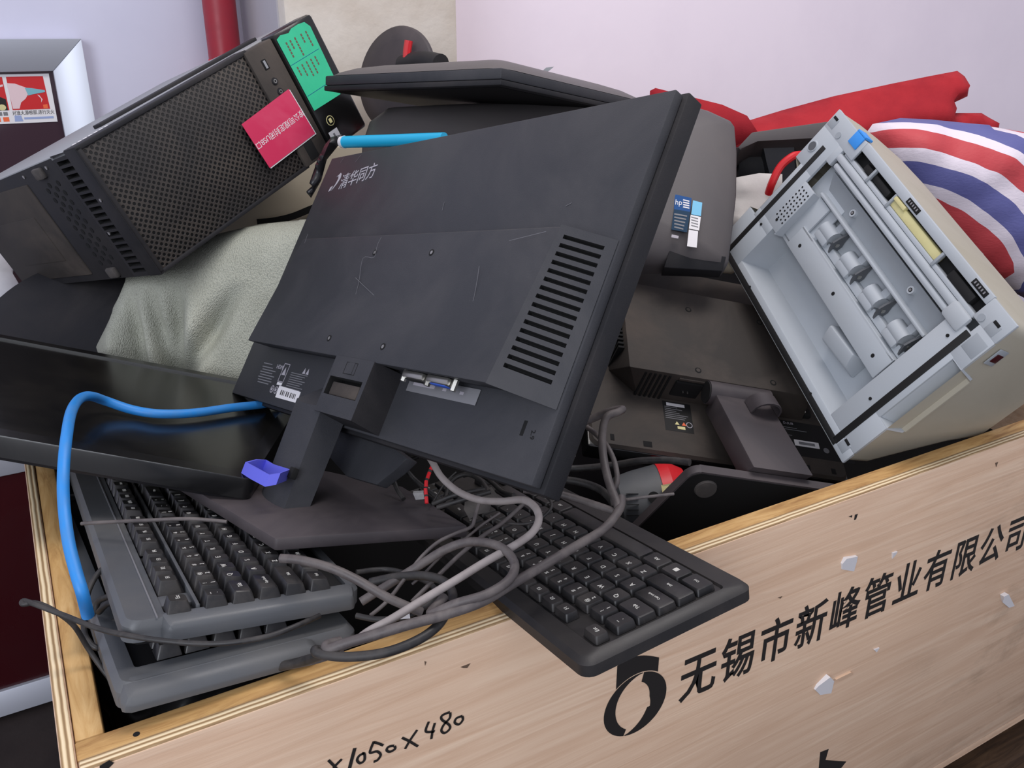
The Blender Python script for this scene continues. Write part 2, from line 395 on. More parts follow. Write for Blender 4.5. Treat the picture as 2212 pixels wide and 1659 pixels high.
def pillow(outline, step, thick, mat, fold=None, back=.6, edge=.03, mb=None):
    """soft body: a closed 2-D outline (x, y) filled with points and swollen to +-z"""
    from mathutils.geometry import intersect_point_line
    mb = mb or MB(); o2 = []
    for i, a in enumerate(outline):
        b = outline[(i+1) % len(outline)]; L = math.dist(a, b); k = max(1, int(L/step))
        o2 += [(a[0]+(b[0]-a[0])*t/k, a[1]+(b[1]-a[1])*t/k) for t in range(k)]
    A = np.array(o2)
    xs = np.arange(A[:, 0].min(), A[:, 0].max(), step); ys = np.arange(A[:, 1].min(), A[:, 1].max(), step*.9)
    pts = []
    def inside(x, y):
        c = False; n = len(o2)
        for i in range(n):
            x1, y1 = o2[i]; x2, y2 = o2[(i+1) % n]
            if (y1 > y) != (y2 > y) and x < (x2-x1)*(y-y1)/(y2-y1)+x1: c = not c
        return c
    for r, y in enumerate(ys):
        for x in xs+(step/2 if r % 2 else 0):
            if inside(x, y) and np.min(np.hypot(A[:, 0]-x, A[:, 1]-y)) > step*.55: pts.append((x, y))
    n = len(o2); allp = [V(p) for p in o2+pts]
    vv, ee, ff, ov, oe, of = delaunay_2d_cdt(allp, [], [tuple(range(n))], 1, 1e-6)
    nb = [any(k < n for k in src) for src in ov]
    dist = [0 if b else float(np.min(np.hypot(A[:, 0]-p.x, A[:, 1]-p.y))) for p, b in zip(vv, nb)]
    def prof(d): t = min(1, d/edge); return math.sqrt(max(0, 1-(1-t)**2))
    fr = [(p.x, p.y, -thick*prof(d)*(1+(fold(p.x, p.y) if fold else 0)) if not b else 0) for p, d, b in zip(vv, dist, nb)]
    i = mb.mi(mat); F_ = [mb.bm.verts.new(p) for p in fr]
    B_ = [F_[k] if nb[k] else mb.bm.verts.new((p.x, p.y, thick*back*prof(d))) for k, (p, d) in enumerate(zip(vv, dist))]
    for f in ff:
        for S, rev in ((F_, False), (B_, True)):
            q = [S[k] for k in f]
            try: g = mb.bm.faces.new(q[::-1] if rev else q); g.material_index = i
            except ValueError: pass
    return mb
def facing(x, y, d, tilt=0.0, turn=0.0):                # a frame at a pixel's direction whose -z looks back the way one came
    v = ray(x, y).normalized(); xr = RI.copy(); dn = v.cross(xr).normalized()
    R = Matrix.Rotation(tilt, 3, xr) @ Matrix.Rotation(turn, 3, dn)
    return FR(R @ xr, R @ dn, at(x, y, d))
def outl(F, pix): return [tuple(loc(F, *p))[:2] for p in pix]

# ============================================================ the room
WY, PY = 1.80, 1.53                  # wall plane, pillar front
PX0 = 0.292*PY                       # pillar's left edge
PX1 = at(988, 5, 1).x/at(988, 5, 1).y*PY
mb = MB(); mb.box((-1.6, WY, FLOOR), (PX0+.02, WY+.12, 1.5), 'wall_cool'); structure(mb, 'wall_left')
mb = MB(); mb.box((PX0+.02, WY, FLOOR), (4.2, WY+.12, 1.5), 'wall_pink'); structure(mb, 'wall_right')
mb = MB(); mb.box((PX0, PY, FLOOR), (PX1, WY-.001, 1.5), 'cream', .008)
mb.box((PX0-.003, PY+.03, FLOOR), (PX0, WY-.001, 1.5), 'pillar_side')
structure(mb, 'pillar')
mb = MB(); mb.box((-1.6, -1.2, FLOOR-.1), (4.2, WY+.12, FLOOR), 'floor'); structure(mb, 'floor')
# fire pipe
t = thing('fire_pipe', 'red vertical pipe on the back wall beside the cream pillar', 'pipe', ID((.392, WY-.06, FLOOR)))
mb = MB(); mb.cyl((0, 0, 0), (0, 0, 2.9), .029, 'red_pipe', None, 28); mb.build('pipe_body', t)
mb = MB(); mb.cyl((0, 0, 1.165), (0, 0, 1.29), .0298, 'red_bright', None, 28); mb.build('band', t)
for z in (.5, 2.3):
    mb = MB(); mb.cyl((0, 0, z), (0, 0, z+.025), .033, 'zinc', None, 24); mb.box((-.008, 0, z), (.008, .06, z+.025), 'zinc'); mb.build('pipe_clamp', t)
# fire cabinet on the wall
t = thing('fire_cabinet', 'aluminium framed fire cabinet with dark glass and a red safety poster', 'cabinet', ID((-.115, WY, -1.32)))
def CB(p): return (p[0]+.115, p[1]-WY, p[2]+1.32)
xl, xr, zt, zb = -.39, .16, -.01, -1.322
fw = .052
mb = MB()
def frame_piece(a, b, c, d, th=.03):  # mitred piece, sloping to the inside
    y0 = WY-.002
    mb.loft([[CB((p[0], y0, p[1])) for p in (a, b, c, d)], [CB((p[0], y0-(th if k < 2 else th*.55), p[1])) for k, p in enumerate((a, b, c, d))]], 'alu', True, .0015)
ins = (xl+fw, xr-fw, zt-fw, zb+fw)
frame_piece((xl, zt), (xr, zt), (ins[1], ins[2]), (ins[0], ins[2]))
frame_piece((xr, zt), (xr, zb), (ins[1], ins[3]), (ins[1], ins[2]))
frame_piece((xr, zb), (xl, zb), (ins[0], ins[3]), (ins[1], ins[3]))
frame_piece((xl, zb), (xl, zt), (ins[0], ins[2]), (ins[0], ins[3]))
mb.box(CB((ins[0], WY-.002, -.790)), CB((ins[1], WY-.022, -.722)), 'alu', .002)
mb.build('frame', t)
mb = MB(); mb.box(CB((ins[0], WY-.001, -.722)), CB((ins[1], WY-.009, ins[2])), 'glass_dark'); mb.build('glass_door', t)
mb = MB(); mb.box(CB((ins[0], WY-.001, ins[3])), CB((ins[1], WY-.010, -.790)), 'maroon'); mb.build('lower_door', t)
mb = MB(); mb.box(CB((-.20, WY-.009, -.167)), CB((.001, WY-.0105, -.148)), 'glass_dark')
mb.vf([CB((.012, WY-.0096, -.262)), CB((.030, WY-.0096, -.247)), CB((-.04, WY-.0096, -.21)), CB((-.06, WY-.0096, -.29))], [(0, 1, 2, 3)], 'red_cloth')
mb.build('door_print', t)
s = None
mb = MB(); y = WY-.0092
mb.box(CB((-.22, y, -.146)), CB((.101, y-.001, -.066)), 'label_white'); s = mb.build('safety_poster', t)
def flat(pts, mat, lift=.0013):
    mb.loft([[CB((px, y-.001, pz)) for px, pz in pts], [CB((px, y-lift, pz)) for px, pz in pts]], mat)
mb = MB()
flat([(.035, -.070), (.091, -.070), (.093, -.124), (.035, -.124)], 'poster_red', .0012)
flat([(.034, -.080), (.046, -.081), (.062, -.088), (.066, -.095), (.058, -.106), (.050, -.112), (.046, -.122), (.036, -.122)], 'skin', .0015)
flat([(.060, -.088), (.070, -.089), (.090, -.093), (.090, -.096), (.071, -.099), (.063, -.101)], 'poster_teal', .0017)
flat([(.077, -.100), (.080, -.101), (.084, -.108), (.081, -.113), (.082, -.107)], 'skin', .0016)
flat([(.083, -.117), (.090, -.116), (.090, -.123), (.083, -.123)], 'poster_orange', .0015)
mb.build('picture', s)
mb = MB()
flat([(-.03, -.070), (.029, -.070), (.030, -.124), (-.03, -.124)], 'poster_red', .0012)
flat([(-.03, -.10), (.012, -.098), (.028, -.106), (.028, -.124), (-.03, -.124)], 'ink', .0014)
flat([(.006+.011*math.cos(k*.52), -.104+.010*math.sin(k*.52)) for k in range(12)], 'poster_green', .0016)
flat([(.020+.006*math.cos(k*.52), -.119+.005*math.sin(k*.52)) for k in range(12)], 'yellow', .0016)
flat([(.004, -.086), (.028, -.082), (.028, -.085), (.006, -.090)], 'skin', .0016)
mb.build('picture', s)
mb = MB()
TW = lambda x, z: Matrix.Translation(CB((x, y-.0012, z))) @ Matrix.Rotation(math.pi/2, 4, 'X')
mb.text('对准火源根部,进行灭火', .0078, 'ink', TW(.066, -.1295), .82)
for k in range(5): flat([(-.014+k*.0085, -.1265), (-.0075+k*.0085, -.1265), (-.0075+k*.0085, -.1325), (-.014+k*.0085, -.1325)], 'print_dim')
for q, m in ((.005, 'poster_orange'), (.018, 'poster_orange'), (-.008, 'poster_orange')): flat([(q, -.135), (q+.009, -.135), (q+.009, -.1425), (q, -.1425)], m)
flat([(.036, -.133), (.046, -.133), (.048, -.143), (.035, -.143)], 'poster_blue'); flat([(.050, -.1365), (.096, -.1365), (.096, -.140), (.050, -.140)], 'poster_blue')
mb.build('caption', s)

# ============================================================ the plywood crate
X0, X1, Y0, Y1, ZT, ZB = -.038, 1.43, .497, 1.50, -.430, -.915
t = thing('plywood_crate', 'open plywood crate with black stencilled lettering, heaped with computer scrap', 'crate', ID((.70, 1.0, ZB)))
def CR(p): return (p[0]-.70, p[1]-1.0, p[2]-ZB)
def panel(name, a, b, edge_mat):
    mb = MB(); mb.box(CR(a), CR((b[0], b[1], b[2]-.0012)), 'ply', .0012)
    mb.box(CR((a[0]+.0008, a[1]+.0008, b[2]-.003)), CR((b[0]-.0008, b[1]-.0008, b[2])), edge_mat, .0006)
    return mb
PT = .0115
mb = panel('front_panel', (X0+.010, Y0, ZB), (X1, Y0+PT, ZT), 'ply_edge_x')
# stencil lettering and marks on the front
fy = Y0-.0003
TF = lambda x, z, sl=0: Matrix.Translation(CR((x, fy, z))) @ Matrix.Rotation(math.pi/2, 4, 'X') @ Matrix.Rotation(sl, 4, 'Z')
S_ = Y0/.503
for k, ch in enumerate('无锡市新峰管业有限公司'):
    mb.text(ch, .0575*S_, 'ink', TF((.4965+k*.0514)*S_, -.5822*S_), .83, .0002, 'CENTER', .0007)
def fpoly(pts, mat='ink', th=.0002):
    mb.loft([[CR((x, fy+.0001, z)) for x, z in pts], [CR((x, fy-th, z)) for x, z in pts]], mat)
def band(c0, r0, r1, a0, a1, sq=1.0, rot=0, n=26, wfn=None):
    o, i = [], []
    for k in range(n+1):
        a = math.radians(a0+(a1-a0)*k/n); f = wfn(k/n) if wfn else 1
        ro = r1; ri = r1-(r1-r0)*f
        o.append((c0[0]+ro*math.cos(a)*sq, c0[1]+ro*math.sin(a))); i.append((c0[0]+ri*math.cos(a)*sq, c0[1]+ri*math.sin(a)))
    for k in range(n): fpoly([(a*S_, b*S_) for a, b in (o[k], o[k+1], i[k+1], i[k])])
# logo: a broken ring under an arched block
c0 = (.4205, -.581)
band(c0, .0165, .0345, 78, -108, 1.05, 0, 34, lambda q: max(.04, 1.05-.75*abs(2*q-.75)**1.5) if q < .6 else max(.04, .98*(1-((q-.6)/.4)**1.6)))
band(c0, .0200, .0345, 250, 80, 1.05, 0, 26, lambda q: max(.05, .85*math.sin(math.pi*min(1, .2+.8*q))))
top = [(.396+.049*k/12, -.5335+.0105*math.sin(math.pi*(.16+.84*k/12)**.9)*1.0-.004*(k/12)) for k in range(13)]
low = [(.396, -.560)]+[(c0[0]+.0358*1.05*math.cos(math.radians(a)), c0[1]+.0358*math.sin(math.radians(a))) for a in range(130, 44, -8)]+[(.445, -.5555)]
n_ = 14
def samp(pl, n):
    xs = [p[0] for p in pl]; zs = [p[1] for p in pl]; q = np.linspace(.3965, .4445, n); return [(float(x), float(np.interp(x, xs, zs))) for x in q]
ta, tb = samp(top, n_), samp(low, n_)
for k in range(n_-1): fpoly([(a*S_, b*S_) for a, b in (ta[k], ta[k+1], tb[k+1], tb[k])])
# handwriting
def stroke(pix, wd=.0021):
    pts = [on(550+a*.36166, 1059+b*.36166, (0, 1, 0), (0, fy, 0)) for a, b in pix]
    mb.ribbon([CR(p) for p in pts], wd, (0, -1, 0), .0002, 'ink', 5)
stroke([(440, 1612), (468, 1640), (490, 1665)]); stroke([(520, 1606), (478, 1650), (462, 1680)])
stroke([(598, 1540), (582, 1600), (566, 1662)], .0028)
stroke([(655, 1570), (625, 1585), (612, 1612), (630, 1630), (655, 1612), (655, 1575), (640, 1572)])
stroke([(712, 1500), (695, 1540), (690, 1568), (730, 1560), (752, 1580), (735, 1610), (710, 1622)]); stroke([(712, 1505), (738, 1512), (768, 1524)])
stroke([(832, 1526), (800, 1532), (788, 1552), (808, 1562), (838, 1545), (835, 1528)])
stroke([(880, 1478), (925, 1500), (975, 1530)]); stroke([(970, 1432), (930, 1490), (898, 1545)])
stroke([(1040, 1382), (1022, 1440), (1075, 1440)]); stroke([(1076, 1390), (1062, 1440), (1055, 1486)])
stroke([(1165, 1325), (1120, 1345), (1118, 1370), (1160, 1400), (1165, 1425), (1135, 1450), (1115, 1435), (1130, 1400), (1165, 1360), (1168, 1328)])
stroke([(1240, 1348), (1205, 1362), (1195, 1388), (1220, 1398), (1243, 1372), (1240, 1350)])
# knots, splits and scuffs
def fp(pix, mat='ink'): fpoly([(lambda q: (q.x, q.z))(on(a, b, (0, 1, 0), (0, fy, 0))) for a, b in pix], mat, .00015)
M['scuff'] = plain('brown_scuff', (104, 84, 68), .7)
fp([(995, 1441), (1016, 1433), (1009, 1443), (1000, 1443)], 'scuff'); fp([(917, 1428), (921, 1430), (918, 1438)], 'scuff')
fp([(1833, 1116), (1841, 1113), (1840, 1118)]); fp([(1847, 1112), (1853, 1110), (1849, 1122), (1845, 1123)])
fp([(1772, 1625), (1790, 1618), (1783, 1642), (1828, 1645), (1810, 1668), (1768, 1668)])
fp([(215, 1655), (236, 1642), (246, 1648), (232, 1662), (216, 1668)])
fp([(2150, 1000), (2156, 998), (2152, 1009)], 'scuff'); fp([(1680, 1291), (1690, 1288), (1686, 1293)], 'scuff')
o = mb.build('front_panel', t)
for pix, nm in (([(1822, 1203), (1848, 1199), (1849, 1212), (1843, 1233), (1817, 1229), (1816, 1216)], 'paper_scrap'), ([(1926, 1193), (1936, 1190), (1932, 1199), (1926, 1206)], 'paper_scrap'),
                ([(1763, 1478), (1785, 1456), (1800, 1470), (1794, 1496), (1770, 1500), (1758, 1488)], 'paper_scrap'), ([(2160, 1284), (2170, 1279), (2180, 1292), (2190, 1308), (2178, 1312), (2164, 1300)], 'paper_scrap'),
                ([(1886, 1402), (1898, 1398), (1892, 1408)], 'paper_scrap'), ([(1803, 1466), (1836, 1450), (1842, 1456), (1815, 1470)], 'paper_scrap')):
    mb = MB(); q = [on(a, b, (0, 1, 0), (0, Y0, 0)) for a, b in pix]; c = sum(q, V())/len(q)
    m_ = 'ply' if pix[0][0] == 1803 else 'label_white'
    top_ = [CR((p.x, Y0-.0012-.006*max(0, (p.z-c.z)/.02), p.z)) for p in q]; bot = [CR((p.x, Y0, p.z)) for p in q]
    mb.loft([bot, top_], m_); mb.build('paper_scrap', t)
mb = panel('left_panel', (X0, Y0+.001, ZB), (X0+.0095, Y1, ZT), 'ply_edge_y'); mb.build('left_panel', t)
mb = panel('right_panel', (X1, Y0, ZB), (X1+.010, Y1, ZT), 'ply_edge_y'); mb.build('right_panel', t)
mb = panel('back_panel', (X0, Y1, ZB), (X1+.01, Y1+.010, ZT), 'ply_edge_x'); mb.build('back_panel', t)
mb = MB(); mb.box(CR((X0, Y0, ZB-.012)), CR((X1+.01, Y1+.01, ZB)), 'ply'); mb.build('bottom_panel', t)
mb = MB(); mb.box(CR((X0+.0095, Y0+PT, ZT-.045)), CR((X1, Y0+PT+.0185, ZT-.001)), 'batten', .0015)
mb.cyl(CR((.008, Y0+PT+.006, ZT-.002)), CR((.008, Y0+PT+.006, ZT-.0008)), .0022, 'hole'); mb.build('front_batten', t)
mb = MB(); mb.box(CR((X0+.010, Y0+PT+.019, ZT-.05)), CR((X0+.0275, Y1-.002, ZT-.001)), 'batten_y', .0015); mb.build('left_batten', t)
mb = MB(); mb.box(CR((X1-.022, Y0+.03, ZT-.05)), CR((X1, Y1-.002, ZT-.001)), 'batten_y', .0015); mb.build('right_batten', t)
for x in (X0+.03, .70, X1-.06):
    mb = MB(); mb.box(CR((x, Y0+PT+.013, ZB)), CR((x+.04, Y0+PT+.045, ZT-.05)), 'batten', .002); mb.build('upright', t)
# what the crate stands on
M['pallet_wood'] = _wood('dark_rough_wood', (52, 38, 28), (84, 62, 44), (104, 80, 58), 2.0, .4, (5, 40, 40)).m
t = thing('wooden_pallet', 'dark wooden pallet under the stencilled crate', 'pallet', ID((.7, 1.0, -1.45)))
for k in range(4):
    mb = MB(); x = -.72+k*.46; mb.box((x, -.46, .42), (x+.09, .5, .522), 'pallet_wood', .003); mb.build('bearer', t)
for k in range(5):
    mb = MB(); yy = -.49+k*.235; mb.box((-.75, yy, .40), (.76, yy+.10, .42), 'pallet_wood', .002); mb.build('deck_board', t)
mb = MB(); mb.box((-.74, -.47, .1155), (.75, .5, .40), 'pallet_wood', .004); o = mb.build('base_case', t)

# ============================================================ the black monitor seen from behind (on its stand)
def scratch(mb, F, pix, z, wd=.0007, mat='scratch'):
    pts = [loc(F, a, b, z) for a, b in pix]
    mb.ribbon([tuple(p) for p in pts], wd, (0, 0, -1), .0001, mat, 4)
FM = FR((.16, -.97, .19), (-.54, -.25, -.8), (.348, 1.046, -.141))
FM.translation = FM.translation
t = thing('computer_monitor', 'large black monitor seen from behind, with raised slotted back, white logo and stand', 'monitor', FM)
W_, H_ = .543, .305
mb = MB()
mb.box((0, 0, 0), (W_, H_, .009), 'shell_black', .0012)
mb.box((-.003, -.003, .0096), (W_+.004, H_+.003, .026), 'shell_dark', .0012)
# logo
mb.text('清华同方', .0215, 'print_grey', TX(.0905, .0335, -.0002, -.135), .90)
def lpoly(pts, mat='print_grey', z=-.0002, T=None): mb.loft([[(x, y, z+.0002) for x, y in pts], [(x, y, z) for x, y in pts]], mat, T=T)
lpoly([(.031, .0415), (.036, .040), (.0345, .046), (.030, .0475)])
lpoly([(.036, .0285), (.043, .0235), (.046, .0255), (.0475, .031), (.0445, .038), (.040, .0435), (.0365, .0465), (.041, .0375), (.0425, .031), (.040, .0275)])
# the raised box: flush crease at the top, deeper below; left and lower sides
bx0, bx1, bx2, by0, by1 = .058, .497, .5405, .118, .2475
zt_, zb_ = -.017, -.030
mb.loft([[(bx0, by0, zt_), (bx1, by0, zt_), (bx1, by1, zb_), (bx0, by1, zb_)], [(bx0-.01, by0-.006, .001), (bx1, by0-.006, .001), (bx1, by1-.004, .001), (bx0-.01, by1-.004, .001)]], 'shell_black', True, .0012)
for a, b in ((.238, .138), (.338, .139), (.237, .2315), (.337, .232)):
    z_ = zt_+(zb_-zt_)*(b-by0)/(by1-by0); mb.disc((a, b, z_-.0004), (0, 0, -1), .0032, 'hole', .0002, 14); mb.disc((a+.0006, b, z_-.0006), (0, 0, -1), .0018, 'steel', .0003, 12)
# scratches
for pix in ([(824, 512), (815, 530), (808, 556), (784, 558), (775, 610), (762, 655), (752, 656)], [(1035, 575), (1030, 610), (1020, 655), (1004, 660), (1015, 650)], [(665, 505), (658, 525)], [(1100, 520), (1180, 500)], [(810, 640), (768, 600)]):
    scratch(mb, FM, pix, -.0235, .0005, 'scratch')
for pix in ([(780, 335), (768, 350)], [(735, 352), (742, 342)], [(960, 436), (955, 455)], [(1222, 445), (1235, 438)]): scratch(mb, FM, pix, -.0004, .0005, 'scratch')
# print on the lower strip
for k, (y_, x0, x1) in enumerate([(.262, .052, .075), (.266, .052, .080), (.269, .055, .090), (.272, .052, .084), (.275, .054, .092), (.278, .052, .088), (.281, .054, .090), (.284, .056, .085)]):
    mb.box((x0, y_, 0), (x1, y_+.0011, -.0002), 'print_dim')
mb.text('HDMI', .0066, 'print_grey', TX(.097, .2635, -.0002), 1.1)
for k in range(9): mb.box((.128, .266+k*.0024, 0), (.166-(k % 3)*.004, .2668+k*.0024, -.0002), 'print_dim')
for x_ in (.152, .160): lpoly([(x_, .265), (x_+.0065, .265), (x_+.00325, .2585)], 'print_grey')
def frame_rect(x0, y0, x1, y1, w=.0009, m='print_grey', z=-.0002):
    for a in (((x0, y0), (x1, y0+w)), ((x0, y1-w), (x1, y1)), ((x0, y0), (x0+w, y1)), ((x1-w, y0), (x1, y1))): mb.box(a[0]+(0,), a[1]+(z,), m)
frame_rect(.104, .258, .118, .279); lpoly([(.1065, .271), (.1155, .271), (.111, .262)]); mb.box((.105, .2795, 0), (.117, .2825, -.0002), 'label_white')
for x_ in (.099, .109):
    mb.disc((x_, .2885, .0001), (0, 0, -1), .0042, 'print_grey', .0003, 18); mb.disc((x_, .2885, .0001), (0, 0, -1), .0031, 'shell_black', .0004, 18); mb.box((x_-.0014, .287, 0), (x_+.0014, .290, -.0006), 'print_grey')
mb.build('back_cover', t)
mb = MB(); q = [tuple(loc(FM, *p))[:2] for p in ((604, 833), (650, 847), (641, 871), (595, 858))]
mb.loft([[(x, y, 0) for x, y in q], [(x, y, -.0003) for x, y in q]], 'label_white')
A_, B_, D_ = V(q[0]), V(q[1]), V(q[3]); bars = [0, 1, 3, 4, 6, 9, 10, 12, 13, 16, 17, 19, 21, 22, 24]
for b in bars:
    p = A_.lerp(B_, .16+b*.028)+(D_-A_)*.28; d = (B_-A_)*.016; e = (D_-A_)*.42
    r4 = [(p.x, p.y), (p.x+d.x, p.y+d.y), (p.x+d.x+e.x, p.y+d.y+e.y), (p.x+e.x, p.y+e.y)]; mb.loft([[c+(-.0003,) for c in r4], [c+(-.0005,) for c in r4]], 'ink')
mb.build('barcode_sticker', t)
# slotted ramp at the right of the raised box
mb = MB(); ns = 16
us = [0, .12, .82, 1]; vs = [0]
for k in range(ns): vs += [.045+k*.0535+.010, .045+k*.0535+.035]
vs.append(1)
pA, pB, pC, pD = V((bx1-.001, by0-.001, zt_-.0014)), V((bx2+.001, by0+.004, -.0006)), V((bx2+.0005, by1+.003, -.0006)), V((bx1-.001, by1+.0005, zb_-.0016))
nrm_ = (pB-pA).cross(pD-pA).normalized();  nrm_ = nrm_ if nrm_.z > 0 else -nrm_
mb.grid(us, vs, lambda u, v: ((pA*(1-u)+pB*u)*(1-v)+(pD*(1-u)+pC*u)*v, nrm_), lambda i, j: i == 1 and j % 2 == 1, .006, 'shell_black', 'hole')
mb.vf([tuple(pD), tuple(pC), (bx1-.001, by1-.002, 0)], [(0, 1, 2)], 'shell_dark'); mb.vf([tuple(pA), tuple(pB), (bx1-.001, by0-.004, 0)], [(0, 1, 2)], 'shell_black')
mb.build('vent_grille', t)
# neck socket
mb = MB()
nx0, nx1, ny0, ny1 = .268, .337, .2465, .300
mb.grid([nx0, nx0+.004, nx1-.006, nx1], [ny0, .266, .283, ny1], lambda u, v: ((u, v, zb_-.0005), (0, 0, 1)), lambda i, j: i == 1 and j == 1, .016, 'shell_black', 'hole')
mb.loft([[(nx0, ny0, zb_-.0005), (nx1, ny0, zb_-.0005), (nx1, ny1, zb_-.0005), (nx0, ny1, zb_-.0005)], [(nx0, ny0, 0), (nx1, ny0, 0), (nx1, ny1+.003, 0), (nx0, ny1+.003, 0)]], 'shell_dark', False)
frame_rect(.292, .2508, .312, .262, .0005, 'hole', zb_-.0007); mb.box((.297, .251, zb_), (.307, .2615, zb_-.0010), 'shell_black')
mb.box((nx0+.008, .270, zb_+.010), (nx1-.012, .2825, zb_+.002), 'shell_dust', .001)
mb.build('neck_socket', t)
# connector bay under the box
mb = MB()
mb.box((.352, .2465, -.0004), (.452, .2595, -.0010), 'print_dim', .0004)
mb.box((.360, .2505, -.001), (.392, .2535, -.0013), 'print_grey'); mb.box((.404, .2510, -.001), (.409, .2535, -.0013), 'print_grey'); mb.box((.428, .2510, -.001), (.433, .2535, -.0013), 'print_grey')
mb.build('port_label', t)
for x0, x1, m in ((.372, .402, 'steel'), (.408, .438, 'steel')):
    mb = MB(); mb.box((x0, .2465, -.023), (x1, .2530, -.012), m, .002); mb.box((x0+.004, .249, -.021), (x1-.004, .2538, -.014), 'blue_plug' if x0 > .4 else 'hole', .001)
    for q in (x0-.003, x1+.003): mb.cyl((q, .2465, -.0175), (q, .2555, -.0175), .0026, 'steel', None, 6)
    mb.build('connector', t)
mb = MB(); mb.box((.5125, .262, -.0002), (.5165, .2735, .004), 'hole', .0004); mb.text('2.9', .006, 'hole', TX(.526, .271, -.0002, 1.4), 1); mb.build('lock_slot', t)
mb = MB(); mb.box((.012, .012, .0255), (W_-.010, H_-.012, .0275), 'screen', .0005); mb.build('screen', t)
# stand
NB = V((.16, .15, .98)).normalized(); PB = V((.076, .553, -.3545))
FI = FM.inverted()
xm = FM.col[0].to_3d()
t_world = lambda p: tuple(FI @ V(p))
def onb(x, y, h=0): return on(x, y, NB, PB+NB*h)
def same_x(x, y, p): r = ray(x, y); return r*(xm.dot(p)/xm.dot(r))
p2, p1, p3 = onb(614, 1099), onb(545, 1066), onb(670, 1094)
p1 = p2-xm*abs((p1-p2).dot(xm))*(1 if (p1-p2).dot(xm) < 0 else -1)
q2 = same_x(697, 876, p2); q3 = same_x(770, 846, p2)
dx = p1-p2; q1, q4 = q2+dx, q3+dx; p4 = p3+dx
mb = MB()
lo = [p1, p2, p3, p4]; hi = [q1, q2, q3, q4]
loops = []
for s_ in (-.03, .0, .5, .94, 1.0):
    L = [a.lerp(b, s_) for a, b in zip(lo, hi)]
    fr = []
    for k in range(9):                                  # gently bowed front face
        u = k/8; p = L[0].lerp(L[1], u); out = (L[1]-L[2]).normalized()
        fr.append(p+out*.004*(1-(2*u-1)**2))
    loops.append([t_world(p) for p in fr+[L[2], L[3]]])
mb.loft(loops, 'shell_black', True)
hinge_a, hinge_b = V(t_world(q3.lerp(q4, .5))), V((.300, .276, -.02))
mb.hexa([tuple(hinge_a+V((-.02, -.003, 0))), tuple(hinge_a+V((.02, -.003, 0))), tuple(hinge_a+V((.02, .016, 0))), tuple(hinge_a+V((-.02, .016, 0))), (.278, .270, -.016), (.322, .270, -.016), (.322, .282, -.016), (.278, .282, -.016)], 'shell_dust', .002)
mb.build('stand_column', t)
mb = MB()
bp = [onb(400, 1045)+(onb(400, 1045)-onb(595, 1162))*.12, onb(594, 1163), onb(1012, 1135), onb(870, 1050), onb(742, 1026)]
bp.append(bp[-1]+(bp[0]-bp[1])*.06+(bp[4]-bp[3])*.3)
pl = [t_world(p) for p in bp]; pl2 = [t_world(p-NB*.011) for p in bp]
mb.loft([pl, pl2], 'base_dust', True, .0025); mb.build('stand_base', t)
# periwinkle cable clip hooked on the column
u_ = (q2-p2).normalized(); b_ = xm.copy(); f_ = b_.cross(u_).normalized(); f_ = f_ if f_.dot(-FW) > 0 else -f_
def cl(x, y, h): # point on the column-front plane pushed out by h
    return on(x, y, f_, p2+f_*(.0045+h))
ring = [cl(575, 993, .001), cl(592, 1003, .0), cl(628, 1014, .001), cl(606, 1022, .018), cl(582, 1026, .026), cl(552, 1011, .026), cl(530, 998, .024), cl(553, 992, .014)]
mb = MB(); up_ = -(u_*.85+FM.col[1].to_3d()*-.2).normalized()*.0105
inn = [p+(sum(ring, V())/len(ring)-p).normalized()*.0022 for p in ring]
L1 = [[t_world(p) for p in (a, b, b+up_, a+up_)] for a, b in zip(ring, inn)]
mb.loft(L1, 'clip', False, closed=True)
mb.build('cable_clip', t)
mb = MB(); a = cl(634, 1020, .0); mb.box(tuple(V(t_world(a))-V((.004, .004, .003))), tuple(V(t_world(a))+V((.004, .006, .003))), 'hole', .001); mb.build('clip_socket', t)

# ============================================================ screen-up monitor at the left
FE = Matrix(((.8637, -.438, -.2493, .1424), (-.4554, -.8902, -.0139, .7148), (-.2159, .1255, -.9683, -.3695), (0, 0, 0, 1)))
FE = FR(FE.col[0].to_3d(), FE.col[1].to_3d(), FE.translation)
t = thing('computer_monitor', 'glossy black monitor lying screen up on the left edge of the crate', 'monitor', FE)
We, He = .51, .30
mb = MB()
o_ = rrect(-We, -He, 0, 0, .007, 4); i_ = rrect(-We+.014, -He+.013, -.0145, -.016, .003, 4)
mb.loft([[(x, y, .020) for x, y in o_], [(x, y, .0015) for x, y in o_], [(x*.998-.0005, y*.998-.0003, 0) for x, y in o_], [(x, y, 0) for x, y in i_], [(x, y, .0025) for x, y in i_]], 'gloss', False); mb.build('bezel', t)
mb = MB(); mb.loft([[(x, y, .0022) for x, y in i_], [(x, y, .004) for x, y in i_]], 'screen')
mb.build('screen', t)
mb = MB(); mb.loft([[(x*.985-.004, y*.985-.003, .0195) for x, y in o_], [(x*.95-.012, y*.95-.008, .026) for x, y in o_]], 'shell_dark', True)
mb.box((-.40, -.22, .025), (-.12, -.08, .036), 'shell_dark', .006); mb.build('back_cover', t)

